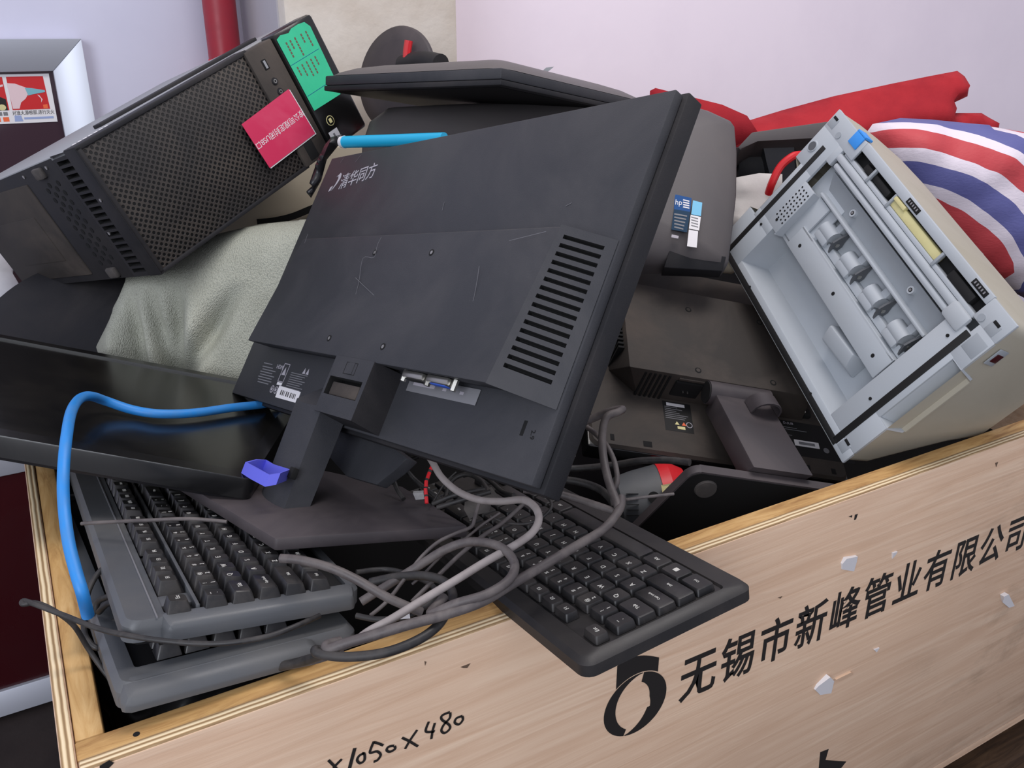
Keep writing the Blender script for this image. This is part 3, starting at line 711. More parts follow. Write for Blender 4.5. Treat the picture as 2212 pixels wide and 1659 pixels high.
# ============================================================ dusty monitor lying on its face behind the front panel, right
FS = FR((.9016, -.3773, -.2117), (-.4314, -.7476, -.5049), (.7334, .8248, -.3312))
t = thing('computer_monitor', 'dusty monitor lying on its screen at the right, stand towards the crate front', 'monitor', FS)
mb = MB()
zb2 = .045
mb.loft([[(x, y, zb2) for x, y in rrect(-.125, -.115, .205, .195, .010)], [(x, y, zb2+.004) for x, y in rrect(-.128, -.118, .208, .198, .011)]], 'shell_dust', True)
mb.box((-.130, -.120, zb2+.004), (.210, .200, zb2+.030), 'gloss', .004)
for x0, x1, y0, y1 in ((-.103, -.098, .181, .190), (-.062, -.051, .184, .192), (.15, .156, .184, .192), (.185, .191, .184, .192)): mb.box((x0, y0, zb2-.0004), (x1, y1, zb2+.002), 'hole', .0003)
mb.build('back_cover', t)
mb = MB()
top_ = [(-.089, -.030, 0), (.189, -.030, 0), (.189, .112, 0), (-.089, .112, 0)]; bot = [(-.098, -.038, zb2), (.160, -.038, zb2), (.160, .116, zb2), (-.064, .116, zb2), (-.098, .084, zb2)]
mb.loft([[(-.089, -.030, 0), (.150, -.030, 0), (.150, .112, 0), (-.0886, .112, 0), (-.089, .1115, 0)], bot[:3]+bot[3:]], 'shell_dust', True, .0015)
for a, b in ((0, 0), (0, .1), (.1, .1), (.1, 0)):
    mb.disc((a, b, .0001), (0, 0, -1), .0042, 'hole', .0004, 16); mb.disc((a, b, .0001), (0, 0, -1), .0026, 'shell_dust', .0007, 14)
mb.build('rear_box', t)
mb = MB()
for k in range(6):
    x = -.068+k*.0062; mb.loft([[(x, .1135, .004), (x+.0026, .1135, .004), (x+.0026, .1175, zb2), (x, .1175, zb2)], [(x, .1115, .004), (x+.0026, .1115, .004), (x+.0026, .1145, zb2), (x, .1145, zb2)]], 'hole')
for k in range(8):
    y = .030+k*.0065; mb.box((-.0985, y, .006), (-.091, y+.003, zb2), 'hole')
mb.build('vent_rib', t)
mb = MB(); mb.box((-.026, .1105, .009), (.010, .1165, .036), 'hole', .002); mb.box((-.024, .112, .004), (.010, .1145, .008), 'shell_dust', .0008)
for a in (-.012, -.006): mb.cyl((a, .114, .024), (a, .119, .024), .0009, 'steel', None, 8)
mb.build('power_socket', t)
mb = MB(); z_ = zb2-.0002
mb.box((-.031, .119, zb2), (.006, .163, z_), 'black', 0)
mb.box((-.026, .121, zb2), (-.002, .1255, z_-.0002), 'label_white')
for k, (x1) in enumerate((-.012, -.006, -.014, -.010, .001, -.002, -.004)): mb.box((-.029, .127+k*.0028, zb2), (x1, .1278+k*.0028, z_-.0002), 'print_dim')
for a, m in ((-.018, 'yellow'), (-.009, 'poster_orange')): mb.loft([[(a, .153, zb2), (a+.006, .153, zb2), (a+.003, .148, zb2)], [(a, .153, z_-.0003), (a+.006, .153, z_-.0003), (a+.003, .148, z_-.0003)]], m)
mb.box((-.015, .155, zb2), (-.005, .159, z_-.0002), 'yellow'); mb.disc((.001, .151, zb2), (0, 0, -1), .0042, 'print_grey', .0004, 16); mb.disc((.001, .151, zb2), (0, 0, -1), .0032, 'black', .0005, 16)
mb.build('rating_label', t)
mb = MB(); mb.box((.120, .120, zb2), (.222, .172, z_), 'black')
mb.box((.142, .148, zb2), (.176, .157, z_-.0004), 'label_white'); mb.box((.148, .1505, zb2), (.170, .1545, z_-.0006), 'print_dim')
mb.text('D-SUB', .005, 'print_grey', TX(.139, .124, z_-.0003), 1); mb.box((.131, .130, zb2), (.150, .1308, z_-.0003), 'print_dim'); mb.box((.131, .133, zb2), (.163, .1338, z_-.0003), 'print_dim'); mb.box((.134, .142, zb2), (.141, .1426, z_-.0003), 'print_dim')
mb.disc((.185, .158, zb2), (0, 0, -1), .004, 'print_dim', .0004, 14)
mb.build('port_label', t)
mb = MB(); mb.box((.128, .100, zb2-.006), (.172, .112, zb2+.002), 'hole', .002); mb.box((.136, .102, zb2-.009), (.164, .1095, zb2-.004), 'steel', .003); mb.build('video_port', t)
# hinge, neck, hook, base
mb = MB(); mb.cyl((.010, .127, .006), (.090, .127, .006), .0145, 'base_dust', None, 24); mb.cyl((.0085, .127, .006), (.0101, .127, .006), .0132, 'black', None, 24); mb.build('stand_hinge', t)
mb = MB()
nk = [((.016, .136, -.004), (.086, .136, -.004), (.086, .136, .030), (.016, .136, .030)), ((.016, .270, -.055), (.086, .270, -.055), (.086, .262, -.022), (.016, .262, -.022))]
mb.loft([list(nk[0]), list(nk[1])], 'base_dust', True, .002)
neck = mb.build('stand_neck', t)
mb = MB()      # cable hook standing off the neck
hook = []
for k in range(9):
    a = math.pi*k/8; hook.append((.068-.018*math.cos(a), -.022*math.sin(a)**.8))
def nz(y): return -.004-.051*(y-.136)/.134
L0 = [[(x, y, nz(y)+d-.001) for x, d in hook]+[(x*.9+.0068, y, nz(y)+d*.86-.001) for x, d in hook[::-1]] for y in (.143, .166)]
mb.loft(L0, 'base_dust', True); mb.build('cable_hook', neck)
mb = MB()
def flare(pl): return [(x+(y+.014)*(-.33 if x < 0 else .05), y) for x, y in pl]
Fb = FR((1, 0, 0), (0, .25, .97), (.05, .272, -.030))
mb.loft([[tuple(Fb @ V((x, y, 0))) for x, y in flare(rrect(-.100, -.014, .112, .155, .010))], [tuple(Fb @ V((x, y, -.0115))) for x, y in flare(rrect(-.100, -.014, .112, .155, .010))]], 'base_dust', True, .0015)
mb.loft([[tuple(Fb @ V((x, y, -.0112))) for x, y in flare(rrect(-.098, -.012, .110, .153, .010))], [tuple(Fb @ V((x, y, -.0122))) for x, y in flare(rrect(-.098, -.012, .110, .153, .010))]], 'black', True)  # underside coloured black to stand for the shade beneath the base
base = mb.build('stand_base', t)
for x, y in ((-.078, .008), (.090, .008)):
    mb = MB(); mb.cyl(tuple(Fb @ V((x, y, -.012))), tuple(Fb @ V((x, y, -.0145))), .0125, 'rubber', .0112, 22); mb.build('rubber_foot', base)

# ============================================================ large monitor behind: rounded back with a blue sticker
a38 = math.radians(20)
yk = (-UP*math.cos(a38)-FW*math.sin(a38))
xk = RI*.999-UP*.03
FK = FR(xk, yk, at(1188, 392, 1.14))
t = thing('computer_monitor', 'wide grey-black monitor with a rounded back and blue sticker, behind the logo monitor', 'monitor', FK)
Wk, Hk = .484, .232
mb = MB(); loops = []
KO = [loc(FK, *p, .004).to_2d() for p in ((1480, 226), (1532, 240), (1580, 262), (1587, 272), (1592, 330), (1591, 420), (1582, 500), (1574, 566), (1566, 577), (1360, 571), (1000, 556), (806, 545), (788, 530), (781, 480), (779, 400), (782, 310), (798, 262), (836, 234), (1000, 226), (1250, 218), (1400, 219))]
for s_, z_, r_ in ((1, .028, .012), (1.0, .006, .012), (.99, .002, .014), (.95, -.006, .02), (.86, -.015, .03), (.7, -.022, .04), (.45, -.027, .04), (.2, -.029, .02)):
    loops.append([(p.x*s_, p.y*s_, z_) for p in KO])
mb.loft(loops, 'shell_grey', True)
mb.build('back_cover', t, None, 60)
q = [loc(FK, a, b, -.0115) for a, b in ((1447, 536), (1572, 548), (1566, 575), (1437, 571))]
mb = MB(); mb.loft([[(q[0].x, q[0].y, -.0135), (q[1].x, q[1].y, -.004), (q[2].x, q[2].y, .002), (q[3].x, q[3].y, -.003)], [(p.x, p.y, .02) for p in q]], 'shell_dark', True, .001); mb.build('lower_vent', t)
# sticker on the rounded back: built on the tangent plane under it
mb = MB()
pc = loc(FK, 1485, 478, -.0135)
FSt = FK @ Matrix.Translation((pc.x, pc.y, -.0255)) @ Matrix.Rotation(math.radians(5), 4, 'Y') @ Matrix.Rotation(math.radians(-3), 4, 'X')
FStl = FK.inverted() @ FSt
def stk(pix, mat, lift=.0):
    q = [loc(FSt, *p) for p in pix]
    mb.loft([[tuple(FStl @ V((p.x, p.y, .0004))) for p in q], [tuple(FStl @ V((p.x, p.y, -.0003-lift))) for p in q]], mat)
M['st_blue'] = plain('deep_blue_sticker', (26, 76, 134), .6, 0, .2); M['st_navy'] = plain('navy_sticker', (18, 54, 80), .6, 0, .2); M['st_sky'] = plain('sky_blue_sticker', (70, 168, 208), .4)
stk([(1458, 420), (1494, 428), (1491, 458), (1456, 452)], 'st_blue'); stk([(1456, 452), (1491, 458), (1484, 502), (1450, 496)], 'st_navy')
stk([(1497, 433), (1517, 438), (1514, 467), (1493, 463)], 'st_sky'); stk([(1492, 464), (1514, 469), (1510, 498), (1488, 494)], 'label_white'); stk([(1488, 496), (1508, 500), (1505, 535), (1484, 532)], 'label_white')
q = loc(FSt, 1466, 438); mb.text('hp', .0115, 'label_white', FStl @ TX(q.x, q.y, -.0005, .12), .8)
for k in range(4): stk([(1476, 431+k*5), (1489, 434+k*5), (1489, 436.5+k*5), (1475, 433.5+k*5)], 'label_white', .0003)
for k in range(5): stk([(1457, 461+k*7), (1484-2*k, 466+k*7), (1484-2*k, 469+k*7), (1456, 464+k*7)], 'print_dim', .0003)
for k in range(4): stk([(1493, 468+k*6), (1508, 472+k*6), (1508, 474+k*6), (1493, 470+k*6)], 'print_dim', .0003)
stk([(1451, 507), (1466, 510), (1465, 516), (1450, 513)], 'print_grey', .0003)
mb.build('sticker', t)

# ============================================================ thin monitor lying screen down on top
NR_, NL_ = at(1083, 165, .965), at(700, 180, 1.13)
r_ = ray(1330, 221); u_ = (NR_-NL_).normalized(); FRp = r_*(NR_.dot(u_)/r_.dot(u_))
FL = FR(NR_-NL_, FRp-NR_, NL_)
Lx = (NR_-NL_).length; Ly = .34
t = thing('computer_monitor', 'thin grey monitor lying screen down on top of the heap', 'monitor', FL)
mb = MB()
mb.box((0, 0, -.009), (Lx, Ly, -.003), 'shell_dark', .001); mb.box((.0008, .0008, -.0026), (Lx-.0008, Ly-.0008, .0095), 'shell_black', .002); mb.build('bezel', t)
mb = MB(); mb.box((.012, .012, -.0096), (Lx-.012, Ly-.012, -.006), 'panel_dark'); mb.build('screen', t)
mb = MB(); loops = []
for s_, z_ in ((.99, .0095), (.95, .014), (.85, .021), (.7, .027), (.45, .031), (.2, .032)):
    loops.append([(Lx/2+x, Ly/2+y, z_) for x, y in rrect(-Lx/2*s_, -Ly/2*s_, Lx/2*s_, Ly/2*s_, .02*s_, 5)])
mb.loft(loops, 'shell_grey', True); mb.build('back_cover', t, None, 60)

# ============================================================ two round monitor feet
def round_foot(name, label, F, r, neck, mat='base_dust'):
    t = thing(name, label, 'monitor stand', F)
    mb = MB(); mb.lathe((0, 0, 0), (0, 0, -.014), [(0, r*.97), (.2, r), (.55, r), (.8, r*.97), (.95, r*.7), (1.0, r*.25)], mat, 56); mb.build('base_plate', t, None, 50)
    if neck:
        mb = MB(); mb.tube([(x, y, z) for x, y, z in neck], .016, 'shell_dark', 16, 5); mb.build('stand_neck', t)
    return t
F1 = facing(862, 172, 1.44, math.radians(-14), math.radians(36))
t = round_foot('monitor_stand', 'round black monitor foot standing on edge against the cream pillar', F1, .083, [tuple(loc(F1, 872, 142, -.02)), tuple(loc(F1, 910, 133, -.03)), tuple(loc(F1, 952, 140, -.04))])
mb = MB(); q = loc(F1, 884, 118, -.03)
mb.tube([(q.x-.004, q.y+.026, q.z), (q.x-.002, q.y, q.z-.003), (q.x+.003, q.y-.020, q.z-.004)], .0065, 'red_plastic', 8); mb.build('red_clip', t)
F2 = facing(128, 722, 1.16, math.radians(-36), math.radians(6))
round_foot('monitor_stand', 'round black monitor foot under the computer tower, beside the woven sack', F2, .118, None, 'shell_dark')

mb = MB(); FT = facing(1180, 152, 1.30); pl = [tuple(loc(FT, *p))[:2] for p in ((1166, 158), (1180, 146), (1197, 144), (1186, 153), (1174, 162))]
mb.loft([[(x, y, 0) for x, y in pl], [(x, y, .002) for x, y in pl]], 'zinc'); single(mb, 'plastic_strip', 'tiny grey strip sticking up behind the thin top monitor', 'strip', FT)
# ============================================================ monitor stand at the right, upside down
FQ = facing(1725, 345, 1.34, math.radians(0), 0)
Q = lambda x, y, z=0: tuple(loc(FQ, x, y, z))
t = thing('monitor_stand', 'black monitor stand lying upside down between the rounded monitor and the grey housing', 'monitor stand', FQ)
mb = MB()
f = [Q(1594, 318), Q(1625, 285), Q(1785, 262), Q(1850, 268), Q(1850, 292), Q(1780, 297), Q(1636, 302), Q(1600, 325)]
mb.loft([f, [(p[0]+.01, p[1]+.055, p[2]+.13) for p in f]], 'shell_grey', True, .002); mb.build('base_plate', t)
mb = MB(); pr = [Q(1640, 300, .03), Q(1720, 298, .03), Q(1712, 345, .03), Q(1725, 420, .03), Q(1672, 428, .03), Q(1660, 350, .03)]
mb.loft([pr, [(p[0], p[1], p[2]+.035) for p in pr]], 'shell_black', True, .003); mb.build('stand_neck', t)
mb = MB(); pr = [Q(1594, 318, .06), Q(1860, 300, .06), Q(1860, 395, .06), Q(1700, 395, .06), Q(1596, 382, .06)]
mb.loft([pr, [(p[0], p[1], p[2]+.03) for p in pr]], 'shell_dark', True, .003); mb.build('rear_cover', t)
mb = MB(); mb.tube([Q(1730, 334, -.01), Q(1712, 338, -.02), Q(1686, 360, -.02), Q(1668, 395, -.02), Q(1660, 418, -.01)], .006, 'red_plastic', 10); mb.build('red_hook', t)

# ============================================================ computer tower
FP = FR((.8383, .4097, .3597), (.4144, -.0503, -.9087), (.0734, 1.0711, -.1152))
t = thing('computer_tower', 'black computer tower lying on its side with a punched front and two stickers', 'computer', FP)
Lt, Wt, Dt = .380, .160, .395
mb = MB()     # case: five closed walls behind the front
mb.hexa([(.0125, .0035, .03), (Lt-.004, .0035, .03), (Lt-.004, Wt-.001, .03), (.0125, Wt-.001, .03), (.0125, .0165, Dt), (Lt-.004, .0165, Dt), (Lt-.004, Wt-.001, Dt), (.0125, Wt-.001, Dt)], 'shell_dark', .002)
mb.build('case_body', t)
mb = MB(); mb.hexa([(-.001, -.001, .022), (Lt-.004, -.001, .022), (Lt-.004, .004, .022), (-.001, .004, .022), (-.001, .0125, Dt), (Lt-.004, .0125, Dt), (Lt-.004, .0175, Dt), (-.001, .0175, Dt)], 'zinc', .001)
SL = .0135/(Dt-.022)
for k in range(7):
    for j in range(2): mb.disc((.022+k*.0075+j*.0036, -.0011+SL*(.023+j*.008), .045+j*.008), (0, -1, 0), .0027, 'label_white', .0003, 10)
mb.loft([[(.09, .0025, .1), (.33, .0006, .06), (.33, .0008, .075), (.09, .0028, .12)], [(.09, -.002, .1), (.33, -.004, .06), (.33, -.004, .075), (.09, -.002, .12)]], 'shell_dark', True, .001)
mb.build('side_panel', t)
# underside of the tower: vents, foot pads, plain pressed panel
mb = MB(); us = [0]
vs = [0, .005, .060, .066]
ns = 18; us = [0]
for k in range(ns): us += [.008+k*.0083, .008+k*.0083+.0052]
us.append(Wt)
mb.grid(us, vs, lambda u, v: ((-.001, u, v), (1, 0, 0)), lambda i, j: i % 2 == 1 and j == 1, .010, 'shell_dark', 'hole'); mb.build('bottom_vent', t)
mb = MB()
mb.hexa([(-.0012, .0017, .066), (.0125, .0017, .066), (.0125, Wt, .066), (-.0012, Wt, .066), (-.0012, .0137, Dt-.002), (.0125, .0137, Dt-.002), (.0125, Wt, Dt-.002), (-.0012, Wt, Dt-.002)], 'shell_dark', .0008)
mb.box((-.003, .022, .165), (0, .150, Dt-.01), 'shell_dust', .0012); mb.box((-.004, .062, .205), (0, .126, .335), 'shell_dust', .001)
for k in range(9):
    for j in range(4): mb.disc((-.0014, .030+k*.0125+(j % 2)*.006, .088+j*.012), (-1, 0, 0), .0036, 'hole', .0003, 8)
for yy, zz in ((.010, .089), (.011, .128), (.0125, .158), (.100, .052), (.060, .02)): mb.disc((-.0013, yy, zz), (-1, 0, 0), .0022, 'steel', .0012, 10)
mb.build('bottom_panel', t)
for yy, zz in ((.014, .112), (.150, .106)):
    mb = MB(); mb.box((-.007, yy-.007, zz-.011), (0, yy+.007, zz+.011), 'rubber', .003); mb.build('foot', t)
# front
mb = MB()
mb.box((0, 0, .004), (.262, Wt, .030), 'mesh', .002)
mb.box((-.001, -.0015, .002), (.262, .004, .030), 'shell_dark', .001); mb.box((-.001, Wt-.004, .002), (.262, Wt+.001, .030), 'shell_dark', .001); mb.box((-.0015, 0, .002), (.006, Wt, .030), 'shell_dark', .001)
mb.build('front_mesh', t)
mb = MB(); mb.box((.256, .001, .000), (.3045, Wt-.001, .030), 'shell_dust', .002)
mb.box((.2725, .018, -.0006), (.2805, .031, .002), 'hole', .0005); mb.box((.275, .0195, -.0009), (.2785, .0295, .001), 'zinc')
for yy in (.047, .061):
    mb.lathe((.277, yy, 0), (.277, yy, -.0014), [(0, .0048), (1, .0042)], 'shell_dark', 18); mb.cyl((.277, yy, -.001), (.277, yy, -.0018), .0026, 'steel', None, 14); mb.cyl((.277, yy, -.001), (.277, yy, -.002), .0014, 'hole', None, 10)
mb.box((.268, .132, -.0008), (.284, .155, .001), 'hole', .001)
mb.build('front_ports', t)
mb = MB(); mb.box((.3055, -.002, -.004), (Lt+.001, Wt, .030), 'gloss', .005); fc = mb.build('front_cap', t)
mb = MB(); mb.disc((.325, .125, -.0041), (0, 0, -1), .0068, 'yellow', .0003, 20); mb.disc((.325, .125, -.0041), (0, 0, -1), .0058, 'gloss', .0005, 20); mb.box((.3225, .122, -.0042), (.3275, .128, -.0049), 'yellow')
mb.build('round_badge', fc)
mb = MB(); mb.box((.312, .137, -.0042), (.329, .151, -.0047), 'label_white'); mb.box((.318, .141, -.0046), (.321, .146, -.0049), 'print_dim'); mb.build('white_sticker', fc)
mb = MB(); z_ = -.0044
pl = [(.3085, .006), (.317, .0035), (.331, .0062), (.338, .003), (.352, .0025), (.363, .004), (.369, .012), (.3655, .098), (.362, .104), (.3085, .103)]
mb.loft([[(x, y, z_+.0004) for x, y in pl], [(x, y, z_-.0001) for x, y in pl]], 'green', True)
for c, (x0, n0) in enumerate(((.3185, 5), (.326, 3), (.335, 6), (.347, 3), (.3565, 5))):
    for k in range(n0): mb.box((x0, .014+k*.0042, z_), (x0+.0024, .0172+k*.0042, z_-.0003), 'scuff')
for c, (x0, n0) in enumerate(((.316, 3), (.325, 4), (.334, 5), (.3425, 5), (.351, 3))):
    for k in range(n0): mb.box((x0, .046+k*.0042, z_), (x0+.0022, .0492+k*.0042, z_-.0003), 'scuff')
mb.box((.3095, .0405, z_), (.364, .0411, z_-.0002), 'st_blue'); mb.box((.3095, .083, z_), (.363, .0836, z_-.0002), 'st_blue')
mb.build('green_sticker', fc)
mb = MB(); z_ = -.0012
pl = [(.1985, .069), (.2895, .0635), (.2935, .128), (.2025, .131)]
mb.loft([[(x+.0018, y+.0016, z_+.0012) for x, y in pl], [(x+.0018, y+.0016, z_-.0003) for x, y in pl]], 'label_white', True)
mb.loft([[(x, y, z_-.0003) for x, y in pl], [(x, y, z_-.0009) for x, y in pl]], 'red_label', True)
mb.text('按公司规定封闭USB口', .0098, 'label_white', TX(.2468, .0985, z_-.0010, math.pi-.045), .98)
mb.build('red_sticker', t)

# ============================================================ keyboards
KEYS = []
def krow(y, names, widths, x=0):
    for nm, wd in zip(names, widths):
        if nm is not None: KEYS.append((nm, x+wd/2, y, wd))
        x += wd
krow('F', ['Esc', None, 'F1', 'F2', 'F3', 'F4', None, 'F5', 'F6', 'F7', 'F8', None, 'F9', 'F10', 'F11', 'F12', None, 'PrtSc', 'Scr', 'Pause'], [1, 1, 1, 1, 1, 1, .5, 1, 1, 1, 1, .5, 1, 1, 1, 1, .25, 1, 1, 1])
krow(0, ['~\n`', '!\n1', '@\n2', '#\n3', '$\n4', '%\n5', '^\n6', '&\n7', '*\n8', '(\n9', ')\n0', '_\n-', '+\n=', 'Bksp', None, 'Ins', 'Home', 'PgUp'], [1]*13+[2, .25, 1, 1, 1])
krow(1, ['Tab']+list('QWERTYUIOP')+['[', ']', '\\', None, 'Del', 'End', 'PgDn'], [1.5]+[1]*12+[1.5, .25, 1, 1, 1])
krow(2, ['Caps Lock']+list('ASDFGHJKL')+[';', "'", 'Enter'], [1.75]+[1]*11+[2.25])
krow(3, ['Shift']+list('ZXCVBNM')+[',', '.', '/', 'Shift', None, '▲'], [2.25]+[1]*10+[2.75, 1.25, 1])
krow(4, ['Ctrl', '#win', 'Alt', '', 'Alt', '#win', '≡', 'Ctrl', None, '◄', '▼', '►'], [1.25, 1.25, 1.25, 6.25, 1.25, 1.25, 1.25, 1.25, .25, 1, 1, 1])
UK = .01905
def keys(t, fy, style, keep=None, xoff=0, lst=None):
    for nm, cx, ry, wd in (lst or KEYS):
        if keep and not keep(nm, cx, ry): continue
        y = (fy if ry == 'F' else ry)*UK; x = cx*UK+xoff; w2 = wd*UK/2
        mb = MB()
        if style == 'tall':
            m = 'key_cap'; a, b, h = .0008, .0033, .0105; top_h = (.0068, .0062)
            lo = rrect(x-w2+a, y-UK/2+a, x+w2-a, y+UK/2-a, .0012, 2); hi = rrect(x-w2+b, y-top_h[0]+.0002, x+w2-b, y+top_h[1], .0018, 2)
            hz = lambda p: .0008*((p[1]-y)/.0065)
            mb.loft([[(p[0], p[1], h) for p in lo], [(p[0], p[1], .0008+hz(p)) for p in hi], [(x+(p[0]-x)*.93, y+(p[1]-y)*.93, .0002+hz(p)) for p in hi]], m, True)
        else:
            m = 'key_cap_flat'; a, b, h = .0008, .0016, .0062
            hgt = UK*(.74 if ry == 'F' else 1)
            lo = rrect(x-w2+a, y-hgt/2+a, x+w2-a, y+hgt/2-a, .0016, 3); hi = rrect(x-w2+b, y-hgt/2+b, x+w2-b, y+hgt/2-b, .0022, 3)
            mb.loft([[(p[0], p[1], h) for p in lo], [(p[0], p[1], .0007) for p in hi], [(x+(p[0]-x)*.93, y+(p[1]-y)*.93, 0) for p in hi]], m, True)
        z = -.0003
        if nm == '#win': mb.box((x-.0022, y-.0022, 0), (x+.0022, y+.0022, z), 'legend')
        elif nm in ('◄', '▲', '▼', '►'):
            k = {'◄': 0, '▲': 1, '►': 2, '▼': 3}[nm]; c = [(math.cos(a+math.pi+k*math.pi/2)*.0022+x, math.sin(a+math.pi+k*math.pi/2)*.0022+y) for a in (0, 2.1, -2.1)]
            mb.loft([[(p[0], p[1], 0) for p in c], [(p[0], p[1], z) for p in c]], 'legend')
        elif '\n' in nm:
            u, l = nm.split('\n'); mb.text(u, .0046, 'legend', TX(x-.002, y-.0032, z)); mb.text(l, .0046, 'legend', TX(x-.002, y+.0028, z))
        elif nm:
            sz = .0056 if len(nm) == 1 else (.0044 if len(nm) < 4 else .0030)
            mb.text(nm, sz, 'legend', TX(x-(.002 if len(nm) == 1 else 0), y-(.002 if len(nm) == 1 else 0), z))
        mb.build('key', t)
# --- grey-framed keyboard on top of the pair
FU = FR((-.0242, .9888, -.1471), (.9871, .0003, -.16), (.0764, .5529, -.3704))
def thick_body(t, L, lip0, lip1, x0=0.0):
    mb = MB(); d = .0105
    wx0, wy0, wx1, wy1 = x0+.006, -.0345, x0+L-.006, .098
    out = rrect(x0, -.062, x0+L, .108, .010, 4); inn = rrect(wx0, wy0, wx1, wy1, .003, 4)
    mb.loft([[(p[0], p[1], .0245) for p in out], [(p[0], p[1], d+.003) for p in out], [(x0+L/2+(p[0]-x0-L/2)*.990, .023+(p[1]-.023)*.96, d-.001) for p in out], [(p[0], p[1], d-.0015) for p in inn], [(p[0], p[1], d+.002) for p in inn]], 'key_frame', False)
    mb.loft([[(p[0], p[1], .0125) for p in inn], [(p[0], p[1], .0145) for p in inn]], 'black', True)
    mb.box((x0+.001, -.0405, d-.0022), (x0+L-.004, -.0395, d-.001), 'print_dim')
    lo = [(x0-.009, lip0, .030), (x0-.009, lip1, .030), (x0+.007, lip1, .030), (x0+.007, lip0, .030)]
    mb.loft([[(x0-.009, lip0+.004, .025), (x0-.009, lip1-.004, .025), (x0+.0065, lip1, .025), (x0+.0065, lip0, .025)], [(x0-.009, lip0+.006, .0115), (x0-.009, lip1-.006, .0115), (x0+.0065, lip1-.002, .0068), (x0+.0065, lip0+.002, .0068)]], 'key_frame', True, .004)
    mb.loft([[(p[0], p[1], .0268) for p in rrect(x0+.004, -.058, x0+L-.004, .104, .008, 3)], [(p[0], p[1], .029) for p in rrect(x0+.006, -.056, x0+L-.006, .102, .008, 3)]], 'black', True)
    # bare strip between function row and number row
    mb.box((x0+.006, -.0135, .006), (x0+L-.01, -.0105, .014), 'key_frame', .001)
    mb.box((x0+.020, -.0345, d-.001), (x0+.038, -.0125, .014), 'key_frame', .001)
    mb.build('body', t)
t = thing('keyboard', 'thick dark grey keyboard with black keys, uppermost of the pair in the crate corner', 'keyboard', FU, 'thick grey keyboards stacked in the corner')
thick_body(t, .445, -.040, .105)
keys(t, -1.32, 'tall')
# --- the one beneath it, turned end for end
RU = FU.to_3x3(); X_, Y_, Z_ = FU.col[0].to_3d(), FU.col[1].to_3d(), FU.col[2].to_3d()
Lk = .445
FLo = FR(-X_+Y_*.03, -Y_-X_*.03-V((0, 0, .06)), FU.translation)
FLo.translation = FU.translation+X_*-.028+Y_*-.0695+Z_*.0345-(FLo.to_3x3() @ V((Lk+.009, .1085, 0)))
t = thing('keyboard', 'thick dark grey keyboard under another one, resting against the front batten of the crate', 'keyboard', FLo, 'thick grey keyboards stacked in the corner')
mb = MB()
out = rrect(0, -.062, Lk, .108, .010, 4); inn = rrect(.012, -.0345, Lk-.022, .093, .003, 4); d = .0105
mb.loft([[(p[0], p[1], .0275) for p in out], [(p[0], p[1], d+.006) for p in out], [(Lk/2+(p[0]-Lk/2)*.985, .023+(p[1]-.023)*.95, d) for p in out], [(p[0], p[1], d) for p in inn], [(p[0], p[1], d+.0045) for p in inn]], 'key_frame', False)
mb.loft([[(p[0], p[1], .0150) for p in inn], [(p[0], p[1], .017) for p in inn]], 'black', True)
mb.loft([[(p[0], p[1], .0272) for p in rrect(.004, -.058, Lk-.004, .104, .008, 3)], [(p[0], p[1], .0295) for p in rrect(.006, -.056, Lk-.006, .102, .008, 3)]], 'black', True)
mb.loft([[(Lk+.010, -.030, .028), (Lk+.010, .1085, .028), (Lk-.012, .1085, .028), (Lk-.012, -.034, .028)], [(Lk+.009, -.026, .0135), (Lk+.009, .104, .0135), (Lk-.014, .104, .0085), (Lk-.014, -.029, .0085)]], 'key_frame', True, .0065)
mb.build('body', t)
xs = (Lk-.022-4*UK-.001)/UK
NUM = []
for ry, row in enumerate((['Num', '/', '*', '-'], ['7', '8', '9', '+'], ['4', '5', '6', ''], ['1', '2', '3', 'Ent'], ['0', None, '.', ''])):
    for k, nm in enumerate(row):
        if nm is None: continue
        if nm == '0': NUM.append((nm, xs+1, ry, 2))
        else: NUM.append((nm, xs+k+.5, ry, 1))
keys(t, -1.3, 'tall', None, 0, [(n_, x_, y_*1.0-.35, w_) for n_, x_, y_, w_ in NUM])
# --- black low keyboard hanging over the front edge
FB = FR((-.0157, .9903, -.1379), (.998, .0239, .0577), (.3297, .4087, -.3946))
t = thing('keyboard', 'flat black keyboard overhanging the front edge of the crate, cables lying across it', 'keyboard', FB)
x0, x1, y0, y1 = -.0115, .362, -.047, .113
mb = MB(); d = .0062
out = rrect(x0, y0, x1, y1, .010, 5); mid = rrect(x0+.004, y0+.004, x1-.004, y1-.004, .008, 5); inn = rrect(x0+.0085, y0+.0165, x1-.006, y1-.022, .004, 5); in2 = rrect(x0+.0100, y0+.018, x1-.0075, y1-.0235, .003, 5)
mb.loft([[(p[0], p[1], d+.013) for p in out], [(p[0], p[1], d+.004) for p in out], [(p[0], p[1], d) for p in mid], [(p[0], p[1], d-.0014) for p in inn], [(p[0], p[1], d+.0006) for p in in2]], 'kb_black', False)
mb.loft([[(p[0], p[1], d+.0004) for p in in2], [(p[0], p[1], d+.003) for p in in2]], 'kb_black', True)
mb.loft([[(p[0], p[1], d+.0128) for p in out], [(p[0]*.98+.003, p[1]*.96+.001, d+.015) for p in out]], 'black', True)
mb.build('body', t)
keys(t, -1.12, 'flat')

# ============================================================ the grey printer housing at the right
FG = FR((-.2392, -.8554, -.4593), (-.313, .5157, -.7975), V((.9605, .8202, -.0925)))
FG = Matrix.Translation(FG.translation*.945) @ FG.to_3x3().to_4x4() @ Matrix.Scale(.945, 4)
t = thing('printer_housing', 'pale grey plastic printer housing leaning on the right of the heap, open inside up', 'printer', FG)
Gx, Gy = .400, .240
TD = .042     # depth of the tray
mb = MB()
